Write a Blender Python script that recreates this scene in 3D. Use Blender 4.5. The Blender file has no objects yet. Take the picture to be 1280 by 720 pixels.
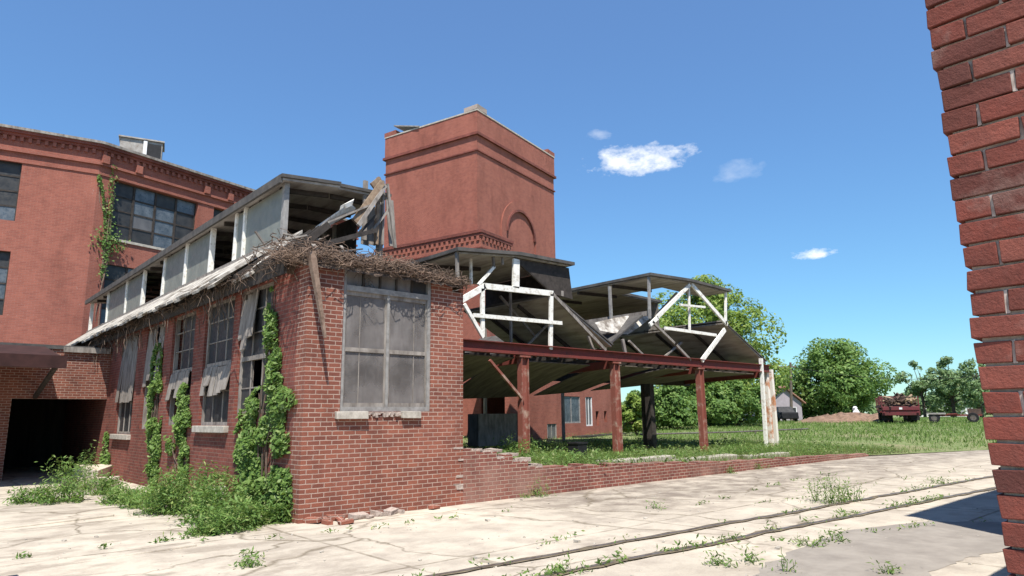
import bpy, math, random
import numpy as np
from mathutils import Vector, Matrix, noise as mnoise
random.seed(7); rng = np.random.default_rng(7)
R = math.radians
scene = bpy.context.scene
COL = scene.collection

# ------------------------------------------------------------------ survey
# World axes: X runs along the workshop's front wall, Y along its left side wall, metres.
CAM = np.array([0, 0, 1.6]); FPX = 845.0
HEAD, PITCH, ROLL = R(48), R(10.8), R(0.7)
_fw = np.array([math.cos(HEAD)*math.cos(PITCH), math.sin(HEAD)*math.cos(PITCH), math.sin(PITCH)])
_rt = np.array([math.sin(HEAD), -math.cos(HEAD), 0]); _up = np.cross(_rt, _fw)
_c, _s = math.cos(ROLL), math.sin(ROLL)
_R = _c*_rt - _s*_up; _U = _s*_rt + _c*_up
def ray(x, y): return _fw + _R*((x-640)/FPX) + _U*((360-y)/FPX)
def atZ(x, y, z=0): d = ray(x, y); return CAM + d*((z-1.6)/d[2])
def atY(x, y, Y): d = ray(x, y); return CAM + d*(Y/d[1])
def atX(x, y, X): d = ray(x, y); return CAM + d*(X/d[0])
def atD(x, y, D): return CAM + ray(x, y)*D

# ------------------------------------------------------------------ materials
def newmat(name):
    m = bpy.data.materials.new(name); m.use_nodes = True
    nt = m.node_tree; b = nt.nodes['Principled BSDF']
    b.inputs['Specular IOR Level'].default_value = 0.25
    return m, nt, nt.nodes, nt.links, b
def N(nt, t, **kw):
    n = nt.nodes.new(t)
    for k, v in kw.items():
        if k in n.inputs: n.inputs[k].default_value = v
        else: setattr(n, k, v)
    return n
def noise(nt, vec, scale, detail=4, rough=.55):
    n = N(nt, 'ShaderNodeTexNoise'); n.inputs['Scale'].default_value = scale
    n.inputs['Detail'].default_value = detail; n.inputs['Roughness'].default_value = rough
    if vec is not None: nt.links.new(vec, n.inputs['Vector'])
    return n.outputs['Fac']
def ramp(nt, fac, stops, interp='LINEAR'):
    r = N(nt, 'ShaderNodeValToRGB'); r.color_ramp.interpolation = interp
    e = r.color_ramp.elements
    while len(e) < len(stops): e.new(.5)
    for el, (p, c) in zip(e, stops):
        el.position = p; el.color = (c, c, c, 1) if isinstance(c, (int, float)) else (*c, 1)
    nt.links.new(fac, r.inputs['Fac']); return r.outputs['Color']
def mix(nt, fac, a, b, mode='MIX'):
    m = N(nt, 'ShaderNodeMix'); m.data_type = 'RGBA'; m.blend_type = mode
    for si, v in ((0, fac), (6, a), (7, b)):
        sock = m.inputs[si]
        if isinstance(v, bpy.types.NodeSocket): nt.links.new(v, sock)
        elif isinstance(v, (int, float)): sock.default_value = v if si == 0 else (v, v, v, 1)
        else: sock.default_value = (*v, 1)
    return m.outputs[2]
def math_(nt, op, a, b=None, clamp=False):
    m = N(nt, 'ShaderNodeMath', operation=op); m.use_clamp = clamp
    for i, v in enumerate((a, b)):
        if v is None: continue
        if isinstance(v, bpy.types.NodeSocket): nt.links.new(v, m.inputs[i])
        else: m.inputs[i].default_value = v
    return m.outputs[0]
def bump(nt, h, b, strength=.4, dist=.01):
    n = N(nt, 'ShaderNodeBump'); n.inputs['Strength'].default_value = strength; n.inputs['Distance'].default_value = dist
    nt.links.new(h, n.inputs['Height']); nt.links.new(n.outputs['Normal'], b.inputs['Normal']); return n

def brick_mat(name, c1, c2, mortar, grime=.35, msize=.007, bumpd=.012, patches=.25, weather=(.62, .52, .45), absw=False):
    m, nt, nd, lk, b = newmat(name)
    uv = N(nt, 'ShaderNodeUVMap').outputs['UV']; pos = N(nt, 'ShaderNodeNewGeometry').outputs['Position']
    wob = N(nt, 'ShaderNodeTexNoise'); wob.inputs['Scale'].default_value = 9; lk.new(uv, wob.inputs['Vector'])
    va = N(nt, 'ShaderNodeVectorMath', operation='MULTIPLY_ADD'); lk.new(wob.outputs['Color'], va.inputs[0])
    va.inputs[1].default_value = (.012, .012, 0); lk.new(uv, va.inputs[2])
    br = N(nt, 'ShaderNodeTexBrick'); lk.new(va.outputs[0], br.inputs['Vector'])
    br.inputs['Scale'].default_value = 1; br.inputs['Brick Width'].default_value = .213; br.inputs['Row Height'].default_value = .0745
    br.inputs['Mortar Size'].default_value = msize; br.inputs['Mortar Smooth'].default_value = .25; br.inputs['Bias'].default_value = -.1
    br.inputs['Color1'].default_value = (*c1, 1); br.inputs['Color2'].default_value = (*c2, 1); br.inputs['Mortar'].default_value = (*mortar, 1)
    col = br.outputs['Color']
    big = noise(nt, pos, .55, 5, .6); mid = noise(nt, pos, 3.5, 5, .65); fine = noise(nt, pos, 60, 3)
    col = mix(nt, math_(nt, 'MULTIPLY', ramp(nt, mid, [(.42, 0), (.75, 1)]), grime), col, (c2[0]*.45, c2[1]*.5, c2[2]*.6))
    col = mix(nt, math_(nt, 'MULTIPLY', ramp(nt, big, [(.5, 0), (.68, 1)]), patches), col, weather if absw else tuple(weather[i]*c1[i]/max(c1)*.75+.05 for i in range(3)))
    col = mix(nt, .35, col, ramp(nt, fine, [(.3, .55), (.7, 1.0)]), 'MULTIPLY')
    col = mix(nt, math_(nt, 'MULTIPLY', ramp(nt, noise(nt, pos, 7, 6, .75), [(.63, 0), (.7, 1)]), .35), col, (.5, .42, .36))
    mp = N(nt, 'ShaderNodeMapping'); mp.inputs['Scale'].default_value = (.8, .8, .3); lk.new(pos, mp.inputs['Vector'])
    st = noise(nt, mp.outputs[0], .9, 8, .72)
    col = mix(nt, 1.0, col, ramp(nt, st, [(.3, (.72, .7, .7)), (.5, (1, 1, 1)), (.7, (1.14, 1.17, 1.18))]), 'MULTIPLY')
    lk.new(col, b.inputs['Base Color']); b.inputs['Roughness'].default_value = .9
    h = math_(nt, 'ADD', math_(nt, 'MULTIPLY', br.outputs['Fac'], -1), math_(nt, 'MULTIPLY', fine, .35))
    bump(nt, h, b, .8, bumpd)
    return m
M = {}
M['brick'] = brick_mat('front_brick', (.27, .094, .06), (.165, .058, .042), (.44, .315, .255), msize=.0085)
M['brick_side_shaded'] = brick_mat('shaded_side_brick', (.25, .074, .053), (.155, .049, .038), (.25, .165, .13), grime=.5)  # side wall's brick and mortar darkened to deepen its shade
M['brick_tower'] = brick_mat('tower_brick', (.345, .118, .082), (.275, .092, .066), (.38, .2, .155), grime=.22, msize=.005, patches=.12)
M['brick_dock'] = brick_mat('dock_brick', (.27, .095, .07), (.18, .062, .05), (.46, .35, .28), grime=.5, msize=.0085, patches=.75, weather=(.36, .215, .17), absw=True)
M['brick_dark'] = brick_mat('dark_brick', (.22, .06, .045), (.16, .045, .035), (.25, .15, .12), grime=.5)

def plain(name, c, rough=.8, c2=None, scale=6, metal=0, bumps=0, detail=5, lo=.38, hi=.68, stretch=None):
    m, nt, nd, lk, b = newmat(name)
    tc = N(nt, 'ShaderNodeTexCoord').outputs['Object']
    if stretch:
        mp = N(nt, 'ShaderNodeMapping'); mp.inputs['Scale'].default_value = stretch; lk.new(tc, mp.inputs['Vector']); tc = mp.outputs[0]
    f = noise(nt, tc, scale, detail, .65)
    lk.new(mix(nt, ramp(nt, f, [(lo, 0), (hi, 1)]), c, c2 if c2 else tuple(v*.6 for v in c)), b.inputs['Base Color'])
    b.inputs['Roughness'].default_value = rough; b.inputs['Metallic'].default_value = metal
    if bumps: bump(nt, f, b, .7, bumps)
    return m
M['white_paint'] = plain('peeling_white_paint', (.78, .76, .7), .7, (.42, .36, .28), 9, lo=.5, hi=.72)
M['old_wood'] = plain('weathered_grey_wood', (.30, .27, .24), .9, (.13, .11, .095), 7, bumps=.004, stretch=(1, 1, .3))
M['dark_wood'] = plain('dark_rotten_wood', (.06, .05, .044), .9, (.028, .024, .021), 6, bumps=.004)
M['brown_wood'] = plain('brown_split_wood', (.30, .22, .15), .9, (.15, .10, .07), 9, bumps=.004)
M['frame_wood'] = plain('greyed_window_paint', (.31, .30, .285), .8, (.19, .18, .17), 7, lo=.36, hi=.66)
M['ceiling'] = plain('stained_roof_boards', (.27, .245, .215), .9, (.13, .11, .095), 1.4, bumps=.004, stretch=(3, .5, 1))
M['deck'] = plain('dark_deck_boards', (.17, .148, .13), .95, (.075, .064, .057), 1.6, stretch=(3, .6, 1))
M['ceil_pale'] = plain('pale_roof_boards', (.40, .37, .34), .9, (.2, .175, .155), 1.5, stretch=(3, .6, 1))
M['maroon_dark'] = plain('dark_maroon_boards', (.05, .022, .02), .95, (.03, .014, .013), 3)
M['tar'] = plain('tar_roofing', (.06, .057, .055), .85, (.12, .11, .10), 2.5, bumps=.006)
M['roof_white'] = plain('weathered_roof_cover', (.52, .49, .44), .85, (.17, .145, .12), 3, lo=.42, hi=.62, bumps=.01)
M['rust_beam'] = plain('rusty_red_steel', (.17, .04, .032), .75, (.09, .035, .028), 4, lo=.45, hi=.75)
M['rust_col'] = plain('rust_stained_steel', (.23, .075, .055), .8, (.40, .29, .23), 3.2, lo=.52, hi=.7)
M['pale_post'] = plain('flaking_post_paint', (.76, .70, .62), .75, (.50, .22, .11), 2.2, lo=.48, hi=.62)
M['stone'] = plain('pale_stone', (.48, .44, .38), .9, (.3, .27, .23), 8, bumps=.006)
M['steel'] = plain('worn_steel', (.25, .22, .2), .5, (.12, .08, .06), 10, metal=.6)
M['black'] = plain('black_metal', (.02, .02, .022), .6)
M['rubber'] = plain('black_rubber', (.022, .022, .024), .85)
M['maroon'] = plain('maroon_truck_paint', (.15, .028, .035), .6, (.08, .035, .03), 2.5)
M['cab_paint'] = plain('faded_white_paint', (.55, .53, .5), .5, (.4, .35, .3), 3)
M['scrap'] = plain('rusty_scrap', (.12, .075, .055), .85, (.035, .028, .026), 5)
M['pale_scrap'] = plain('pale_cut_wood', (.42, .31, .2), .9, (.25, .17, .11), 5)
M['galv'] = plain('galvanised_sheet', (.36, .34, .31), .6, (.2, .17, .145), 3, metal=.2)
M['bark'] = plain('bark', (.12, .09, .07), .95, (.05, .04, .03), 8, bumps=.02)
M['vine'] = plain('dry_vine', (.26, .185, .14), .95, (.13, .085, .062), 12)
M['vine_dark'] = plain('dark_dry_vine', (.14, .10, .075), .95, (.07, .05, .04), 12)
M['dirt'] = plain('dirt', (.26, .17, .12), .95, (.14, .09, .065), 3, bumps=.03)
M['pole'] = plain('utility_wood', (.2, .16, .13), .9)
M['roof_pink'] = plain('faded_red_shingles', (.36, .19, .14), .9, (.25, .14, .11), 3)
M['siding'] = plain('mauve_siding', (.35, .31, .34), .8, (.28, .25, .27), 2)
M['white_siding'] = plain('white_siding', (.75, .75, .75), .7, (.6, .6, .6), 2)
M['interior'] = plain('near_black_boards', (.05, .043, .04), .95, (.022, .02, .02), 1.5, stretch=(4, 4, .4))  # near-black tone stands in for unlit interiors; the annex step shares it
M['track_dirt'] = plain('track_dirt', (.10, .08, .055), .95, (.2, .165, .11), 5, bumps=.01)
M['pale_mortar'] = plain('pale_mortar', (.5, .42, .37), .95, (.3, .24, .2), 30)
M['mortar'] = plain('old_mortar', (.44, .37, .32), .95, (.27, .21, .18), 30, bumps=.006)

def glass_mat(name, c, c2, rough=.28, spec=.5, scale=3):
    m, nt, nd, lk, b = newmat(name)
    tc = N(nt, 'ShaderNodeTexCoord').outputs['Object']
    f = noise(nt, tc, scale, 5, .65)
    lk.new(mix(nt, ramp(nt, f, [(.35, 0), (.7, 1)]), c, c2), b.inputs['Base Color'])
    lk.new(ramp(nt, noise(nt, tc, 12, 4), [(.3, rough), (.8, min(1, rough+.4))]), b.inputs['Roughness'])
    b.inputs['Specular IOR Level'].default_value = spec
    return m
def dusty():
    m, nt, nd, lk, b = newmat('dusty_see_through_glass')
    tc = N(nt, 'ShaderNodeTexCoord').outputs['Object']; mp = N(nt, 'ShaderNodeMapping'); mp.inputs['Scale'].default_value = (3.2, 1, .7); lk.new(tc, mp.inputs['Vector'])
    f = noise(nt, mp.outputs[0], 2.2, 6, .65); g = noise(nt, tc, 1.1, 4, .6)
    lk.new(mix(nt, ramp(nt, f, [(.35, 0), (.68, 1)]), (.18, .163, .155), (.27, .25, .238)), b.inputs['Base Color']); b.inputs['Roughness'].default_value = .35
    t = N(nt, 'ShaderNodeBsdfTransparent'); t.inputs['Color'].default_value = (.8, .8, .8, 1); ms = N(nt, 'ShaderNodeMixShader')
    lk.new(math_(nt, 'ADD', math_(nt, 'MULTIPLY', ramp(nt, g, [(.35, .0), (.66, .55)]), 1), math_(nt, 'MULTIPLY', f, .25)), ms.inputs[0])
    lk.new(b.outputs[0], ms.inputs[1]); lk.new(t.outputs[0], ms.inputs[2]); lk.new(ms.outputs[0], nd['Material Output'].inputs['Surface']); return m
M['glass_front'] = dusty()
M['glass'] = glass_mat('dusty_glass', (.085, .083, .085), (.15, .143, .142), scale=1.6)
M['glass_dark'] = glass_mat('dirty_dark_glass', (.025, .026, .028), (.055, .054, .053), .3, spec=.3)  # tone lowered to deepen the shade of the side windows
M['glass_green'] = glass_mat('greenish_wired_glass', (.15, .165, .15), (.22, .23, .2), .35)
M['glass_blue'] = glass_mat('bluish_glass', (.05, .065, .08), (.13, .15, .17), .2)

def near_brick():
    m, nt, nd, lk, b = newmat('close_brick')
    pos = N(nt, 'ShaderNodeNewGeometry').outputs['Position']
    at = N(nt, 'ShaderNodeAttribute', attribute_name='rnd').outputs['Fac']
    col = ramp(nt, at, [(0, (.1, .036, .03)), (.3, (.165, .047, .034)), (.7, (.2, .053, .038)), (1, (.235, .074, .053))])
    f = noise(nt, pos, 22, 6, .7); g = noise(nt, pos, 6, 4, .6)
    col = mix(nt, math_(nt, 'MULTIPLY', ramp(nt, f, [(.45, 0), (.75, 1)]), .5), col, (.13, .05, .04))
    col = mix(nt, math_(nt, 'MULTIPLY', ramp(nt, g, [(.58, 0), (.7, 1)]), .4), col, (.36, .25, .21))
    g2 = noise(nt, pos, 2.3, 6, .7); col = mix(nt, math_(nt, 'MULTIPLY', ramp(nt, g2, [(.45, 0), (.65, 1)]), .6), col, (.10, .038, .03))
    pit = noise(nt, pos, 75, 4, .75); col = mix(nt, math_(nt, 'MULTIPLY', ramp(nt, pit, [(.62, 0), (.68, 1)]), .6), col, (.07, .03, .026))
    lk.new(col, b.inputs['Base Color']); b.inputs['Roughness'].default_value = .9
    bump(nt, math_(nt, 'ADD', f, math_(nt, 'MULTIPLY', pit, -.9)), b, .9, .006)
    return m
M['near_brick'] = near_brick()

def leaf_mat(name, c1, c2, trans=.35, c3=None):
    m, nt, nd, lk, b = newmat(name)
    at = N(nt, 'ShaderNodeAttribute', attribute_name='rnd').outputs['Fac']
    st = [(0, c1), (.8, c2)] + ([(1, c3)] if c3 else [])
    col = ramp(nt, at, st)
    lk.new(col, b.inputs['Base Color']); b.inputs['Roughness'].default_value = .55
    t = N(nt, 'ShaderNodeBsdfTranslucent'); lk.new(mix(nt, .5, col, (.16, .22, .02)), t.inputs['Color'])
    ms = N(nt, 'ShaderNodeMixShader'); ms.inputs[0].default_value = trans
    lk.new(b.outputs[0], ms.inputs[1]); lk.new(t.outputs[0], ms.inputs[2])
    lk.new(ms.outputs[0], nd['Material Output'].inputs['Surface'])
    return m
M['leaf'] = leaf_mat('maple_leaf', (.10, .18, .035), (.27, .38, .08), .45, (.4, .46, .13))
M['leaf_dark'] = leaf_mat('dense_leaf', (.07, .15, .04), (.18, .3, .075), .42, (.28, .39, .12))
M['leaf_pale'] = leaf_mat('willow_leaf', (.13, .22, .09), (.24, .35, .16), .45, (.34, .42, .24))
M['ivy'] = leaf_mat('ivy_leaf', (.075, .15, .03), (.2, .31, .075), .42, (.32, .4, .17))
M['weed'] = leaf_mat('weed_leaf', (.09, .18, .045), (.21, .34, .09), .45, (.36, .41, .16))
M['grassblade'] = leaf_mat('grass_blade', (.12, .215, .05), (.23, .35, .09), .45, (.33, .38, .16))
M['drygrass'] = leaf_mat('dry_grass', (.13, .12, .06), (.24, .19, .10), .3)

def yard_mat():
    m, nt, nd, lk, b = newmat('old_concrete')
    pos = N(nt, 'ShaderNodeNewGeometry').outputs['Position']
    sep = N(nt, 'ShaderNodeSeparateXYZ'); lk.new(pos, sep.inputs[0])
    a = noise(nt, pos, .35, 6, .6); c = noise(nt, pos, 1.7, 7, .68); f = noise(nt, pos, 45, 4, .7); sp = noise(nt, pos, 9, 5, .7)
    col = mix(nt, ramp(nt, a, [(.35, 0), (.68, 1)]), (.57, .505, .41), (.44, .39, .32))
    col = mix(nt, math_(nt, 'MULTIPLY', ramp(nt, c, [(.46, 0), (.66, 1)]), .6), col, (.275, .23, .19))
    # grubby strip where the yard meets the dock
    strip = math_(nt, 'MULTIPLY', ramp(nt, math_(nt, 'DIVIDE', sep.outputs['Y'], 12), [(.52, 0), (.68, 1)]),
                  math_(nt, 'MULTIPLY', ramp(nt, math_(nt, 'DIVIDE', sep.outputs['X'], 20), [(.38, 0), (.5, 1)]), ramp(nt, c, [(.36, .15), (.6, .95)])))
    col = mix(nt, math_(nt, 'MULTIPLY', strip, .9), col, (.195, .16, .13))
    mp = N(nt, 'ShaderNodeMapping'); mp.inputs['Scale'].default_value = (.7, 1.5, 1); mp.inputs['Rotation'].default_value = (0, 0, R(10)); lk.new(pos, mp.inputs['Vector'])
    streak = noise(nt, mp.outputs[0], 1.1, 7, .7)
    left = ramp(nt, math_(nt, 'DIVIDE', sep.outputs['X'], 6), [(.55, 1), (1.0, .3)])
    col = mix(nt, math_(nt, 'MULTIPLY', math_(nt, 'MULTIPLY', ramp(nt, streak, [(.5, 0), (.6, 1)]), left), .5), col, (.2, .16, .125))
    # cracks
    wob = N(nt, 'ShaderNodeTexNoise'); wob.inputs['Scale'].default_value = 1.3; wob.inputs['Detail'].default_value = 6; lk.new(pos, wob.inputs['Vector'])
    va = N(nt, 'ShaderNodeVectorMath', operation='MULTIPLY_ADD'); lk.new(wob.outputs['Color'], va.inputs[0]); va.inputs[1].default_value = (.9, .9, 0); lk.new(pos, va.inputs[2])
    vo = N(nt, 'ShaderNodeTexVoronoi', feature='DISTANCE_TO_EDGE'); vo.inputs['Scale'].default_value = .3; lk.new(va.outputs[0], vo.inputs['Vector'])
    crack = ramp(nt, vo.outputs['Distance'], [(0, 1), (.011, 0)])
    br = N(nt, 'ShaderNodeTexBrick'); lk.new(pos, br.inputs['Vector']); br.inputs['Scale'].default_value = 1; br.offset = 0
    br.inputs['Brick Width'].default_value = 4.4; br.inputs['Row Height'].default_value = 3.3; br.inputs['Mortar Size'].default_value = .03; br.inputs['Mortar Smooth'].default_value = .4
    joint = math_(nt, 'MULTIPLY', br.outputs['Fac'], ramp(nt, c, [(.4, .2), (.6, .9)]))
    ck = math_(nt, 'MAXIMUM', math_(nt, 'MULTIPLY', crack, ramp(nt, a, [(.35, .4), (.55, 1)])), joint)
    col = mix(nt, math_(nt, 'MULTIPLY', ck, .85), col, (.16, .13, .09))
    col = mix(nt, math_(nt, 'MULTIPLY', ramp(nt, sp, [(.62, 0), (.7, 1)]), .4), col, (.3, .26, .21))
    col = mix(nt, .4, col, ramp(nt, f, [(.3, .7), (.65, 1.0)]), 'MULTIPLY')
    lk.new(col, b.inputs['Base Color']); b.inputs['Roughness'].default_value = .92
    h = math_(nt, 'SUBTRACT', math_(nt, 'ADD', math_(nt, 'MULTIPLY', c, .8), math_(nt, 'MULTIPLY', f, .25)), ck)
    bump(nt, h, b, .6, .02)
    return m
M['yard'] = yard_mat()
M['patch'] = plain('grey_patch', (.30, .27, .235), .95, (.22, .195, .17), 2.2, bumps=.004)
def soil():
    m, nt, nd, lk, b = newmat('grassy_soil')
    pos = N(nt, 'ShaderNodeNewGeometry').outputs['Position']
    c = noise(nt, pos, 1.3, 7, .7); d = noise(nt, pos, .22, 5, .6)
    col = mix(nt, ramp(nt, c, [(.38, 0), (.62, 1)]), (.13, .18, .06), (.2, .21, .1))
    col = mix(nt, math_(nt, 'MULTIPLY', ramp(nt, d, [(.52, 0), (.66, 1)]), .5), col, (.27, .22, .14))
    lk.new(col, b.inputs['Base Color']); b.inputs['Roughness'].default_value = 1
    bump(nt, c, b, .8, .06); return m
M['soil'] = soil()
M['cover'] = leaf_mat('ground_cover', (.1, .17, .05), (.22, .3, .1), .4, (.34, .36, .18))

# ------------------------------------------------------------------ mesh helpers
class MB:
    def __init__(s): s.v = []; s.f = []; s.r = []
    def face(s, pts, r=None):
        i = len(s.v); s.v += [tuple(map(float, p)) for p in pts]; s.f.append(tuple(range(i, i+len(pts)))); s.r.append(random.random() if r is None else r)
    def hexa(s, p, r=None):      # p: 4 bottom ccw, 4 top ccw
        i = len(s.v); s.v += [tuple(map(float, q)) for q in p]; rr = random.random() if r is None else r
        for q in ((3, 2, 1, 0), (4, 5, 6, 7), (0, 1, 5, 4), (1, 2, 6, 5), (2, 3, 7, 6), (3, 0, 4, 7)):
            s.f.append(tuple(i+k for k in q)); s.r.append(rr)
    def box(s, x0, x1, y0, y1, z0, z1, r=None, jit=0):
        p = [(x0, y0, z0), (x1, y0, z0), (x1, y1, z0), (x0, y1, z0), (x0, y0, z1), (x1, y0, z1), (x1, y1, z1), (x0, y1, z1)]
        if jit: p = [tuple(c+random.uniform(-jit, jit) for c in q) for q in p]
        s.hexa(p, r)
    def beam(s, a, b, w, h, side=None, r=None, taper=1):
        a = Vector(a); b = Vector(b); d = (b-a).normalized()
        u = Vector(side) if side is not None else (Vector((0, 0, 1)) if abs(d.z) < .9 else Vector((1, 0, 0)))
        n = d.cross(u).normalized(); u = n.cross(d).normalized()
        c = [(-w/2, -h/2), (w/2, -h/2), (w/2, h/2), (-w/2, h/2)]
        s.hexa([a+n*x+u*y for x, y in c]+[b+n*x*taper+u*y*taper for x, y in c], r)
    def tube(s, pts, rad, n=6, r=None, cap=True):
        pts = [Vector(p) for p in pts]; rads = rad if isinstance(rad, (list, tuple)) else [rad]*len(pts)
        i0 = len(s.v); rr = random.random() if r is None else r; prev = None
        for k, p in enumerate(pts):
            d = (pts[min(k+1, len(pts)-1)]-pts[max(k-1, 0)])
            d = d.normalized() if d.length > 1e-9 else Vector((0, 0, 1))
            u = prev if prev is not None else (Vector((0, 0, 1)) if abs(d.z) < .9 else Vector((1, 0, 0)))
            x = d.cross(u); x = x.normalized() if x.length > 1e-6 else d.orthogonal().normalized(); u = x.cross(d).normalized(); prev = u
            for j in range(n):
                a = 2*math.pi*j/n; s.v.append(tuple(p+(x*math.cos(a)+u*math.sin(a))*rads[k]))
        for k in range(len(pts)-1):
            for j in range(n):
                a = i0+k*n+j; b_ = i0+k*n+(j+1) % n
                s.f.append((a, b_, b_+n, a+n)); s.r.append(rr)
        if cap:
            s.f.append(tuple(i0+j for j in range(n))[::-1]); s.r.append(rr)
            e = i0+(len(pts)-1)*n; s.f.append(tuple(e+j for j in range(n))); s.r.append(rr)
    def grid_wall(s, org, du, nv, us, zs, solid, thick):
        """wall on cells us x zs; org point, du unit along, nv outward normal; cell kept where solid(u,z)"""
        org = Vector(org); du = Vector(du); nv = Vector(nv); up = Vector((0, 0, 1))
        S = [[solid((us[i]+us[i+1])/2, (zs[j]+zs[j+1])/2) for j in range(len(zs)-1)] for i in range(len(us)-1)]
        def P(u, z, t): return org+du*u+up*z-nv*t
        nu, nz = len(us)-1, len(zs)-1
        ccw = du.cross(up).dot(nv) > 0
        def add(q): s.face(q if ccw else q[::-1])
        for i in range(nu):
            for j in range(nz):
                if not S[i][j]: continue
                u0, u1, z0, z1 = us[i], us[i+1], zs[j], zs[j+1]
                add([P(u0, z0, 0), P(u1, z0, 0), P(u1, z1, 0), P(u0, z1, 0)])
                add([P(u1, z0, thick), P(u0, z0, thick), P(u0, z1, thick), P(u1, z1, thick)])
                if i == 0 or not S[i-1][j]: add([P(u0, z0, thick), P(u0, z0, 0), P(u0, z1, 0), P(u0, z1, thick)])
                if i == nu-1 or not S[i+1][j]: add([P(u1, z0, 0), P(u1, z0, thick), P(u1, z1, thick), P(u1, z1, 0)])
                if j == nz-1 or not S[i][j+1]: add([P(u0, z1, 0), P(u1, z1, 0), P(u1, z1, thick), P(u0, z1, thick)])
                if j == 0 or not S[i][j-1]: add([P(u0, z0, thick), P(u1, z0, thick), P(u1, z0, 0), P(u0, z0, 0)])
    def build(s, name, mat, parent=None, smooth=False, bevel=0):
        me = bpy.data.meshes.new(name); me.from_pydata(s.v, [], s.f); me.update()
        uv = me.uv_layers.new(name='UVMap'); co = np.array(s.v)
        lay = np.zeros((len(me.loops), 2))
        for p in me.polygons:
            n = p.normal; ax, ay, az = abs(n.x), abs(n.y), abs(n.z)
            for li in p.loop_indices:
                c = co[me.loops[li].vertex_index]
                lay[li] = (c[0], c[1]) if az > ax and az > ay else ((c[1], c[2]) if ax > ay else (c[0], c[2]))
        uv.data.foreach_set('uv', lay.ravel())
        at = me.attributes.new('rnd', 'FLOAT', 'FACE'); at.data.foreach_set('value', np.array(s.r, dtype=np.float32))
        if smooth: me.polygons.foreach_set('use_smooth', [True]*len(me.polygons))
        me.materials.append(M[mat]); o = bpy.data.objects.new(name, me); COL.objects.link(o)
        if parent is not None: o.parent = parent
        if bevel:
            bv = o.modifiers.new('bevel', 'BEVEL'); bv.width = bevel; bv.segments = 2; bv.limit_method = 'ANGLE'
        return o
def tag(o, label=None, cat=None, group=None, kind=None):
    if label: o['label'] = label
    if cat: o['category'] = cat
    if group: o['group'] = group
    if kind: o['kind'] = kind
    return o
def thing(name, label, cat, loc=(0, 0, 0), rz=0, group=None):
    o = bpy.data.objects.new(name, None); COL.objects.link(o); o.location = loc; o.rotation_euler = (0, 0, rz)
    o.empty_display_size = .3
    return tag(o, label, cat, group)
def quads(name, C, U, V, mat, parent=None, rnd=None, diamond=True):
    """many small leaf faces: centres C, half-axes U and V"""
    n = len(C)
    P = np.stack([C-V, C+U*.8-V*.1, C+V, C-U*.8-V*.1], 1) if diamond else np.stack([C-U*.5-V, C+U*.5-V, C+U*.12+V, C-U*.12+V], 1)
    me = bpy.data.meshes.new(name)
    me.vertices.add(4*n); me.vertices.foreach_set('co', P.reshape(-1).astype(np.float32))
    me.loops.add(4*n); me.loops.foreach_set('vertex_index', np.arange(4*n, dtype=np.int32))
    me.polygons.add(n); me.polygons.foreach_set('loop_start', np.arange(0, 4*n, 4, dtype=np.int32))
    me.update(calc_edges=True); me.validate()
    at = me.attributes.new('rnd', 'FLOAT', 'FACE')
    at.data.foreach_set('value', (rng.random(n) if rnd is None else rnd).astype(np.float32))
    me.materials.append(M[mat]); o = bpy.data.objects.new(name, me); COL.objects.link(o)
    if parent is not None: o.parent = parent
    return o
def unit(a): return a/np.maximum(np.linalg.norm(a, axis=1, keepdims=True), 1e-9)
def rand_axes(n, normals, size, spread=.8, aspect=.6):
    nn = unit(normals+rng.normal(0, spread, (n, 3))); t = unit(np.cross(nn, rng.normal(0, 1, (n, 3))))
    b = np.cross(nn, t); s = size[:, None] if hasattr(size, '__len__') else size
    return t*s*aspect, b*s

# ------------------------------------------------------------------ ground
def interp(x, pts): return float(np.interp(x, [p[0] for p in pts], [p[1] for p in pts]))
def wall_top(X): return interp(X, [(8, .66), (9.9, .54), (12.6, .44), (19.2, .22), (27.6, .05), (36, .02)])
def yedge(X): return interp(X, [(8, 10.75), (26.5, 10.75), (28.5, 10.1), (34.7, 8.3), (60, 1.5), (300, -65)])
def field_z(X, Y):
    v = max(0, Y-yedge(X)); d = math.hypot(X, Y)
    z = wall_top(X)*1.0+min(v, 5)*.012+min(.75, max(0, d-24)*.02*min(1, v/4))
    return z+.035*mnoise.noise((X*.7, Y*.7, 3))*min(1, v+.2)-.02
def yard_z(X, Y):
    d = math.hypot(X, Y)
    return .018*mnoise.noise((X*.5, Y*.5, 0))*min(1, 1)+.006*mnoise.noise((X*2.3, Y*2.3, 5)) if d < 45 else 0
m = MB()
def axis_vals(lo, hi, step, far):
    a = list(np.arange(lo, hi+1e-6, step)); g = step; x = hi
    while x < far: g *= 1.6; x += g; a.append(x)
    g = step; x = lo
    while x > -far: g *= 1.6; x -= g; a.insert(0, x)
    return a
xs = axis_vals(-1, 36, .35, 1800); ys = axis_vals(-1, 26, .35, 1800)
idx = {}
for i, x in enumerate(xs):
    for j, y in enumerate(ys): idx[i, j] = len(m.v); m.v.append((x, y, yard_z(x, y)))
for i in range(len(xs)-1):
    for j in range(len(ys)-1): m.f.append((idx[i, j], idx[i+1, j], idx[i+1, j+1], idx[i, j+1])); m.r.append(.5)
tag(m.build('ground', 'yard', smooth=True), kind='structure')
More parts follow.
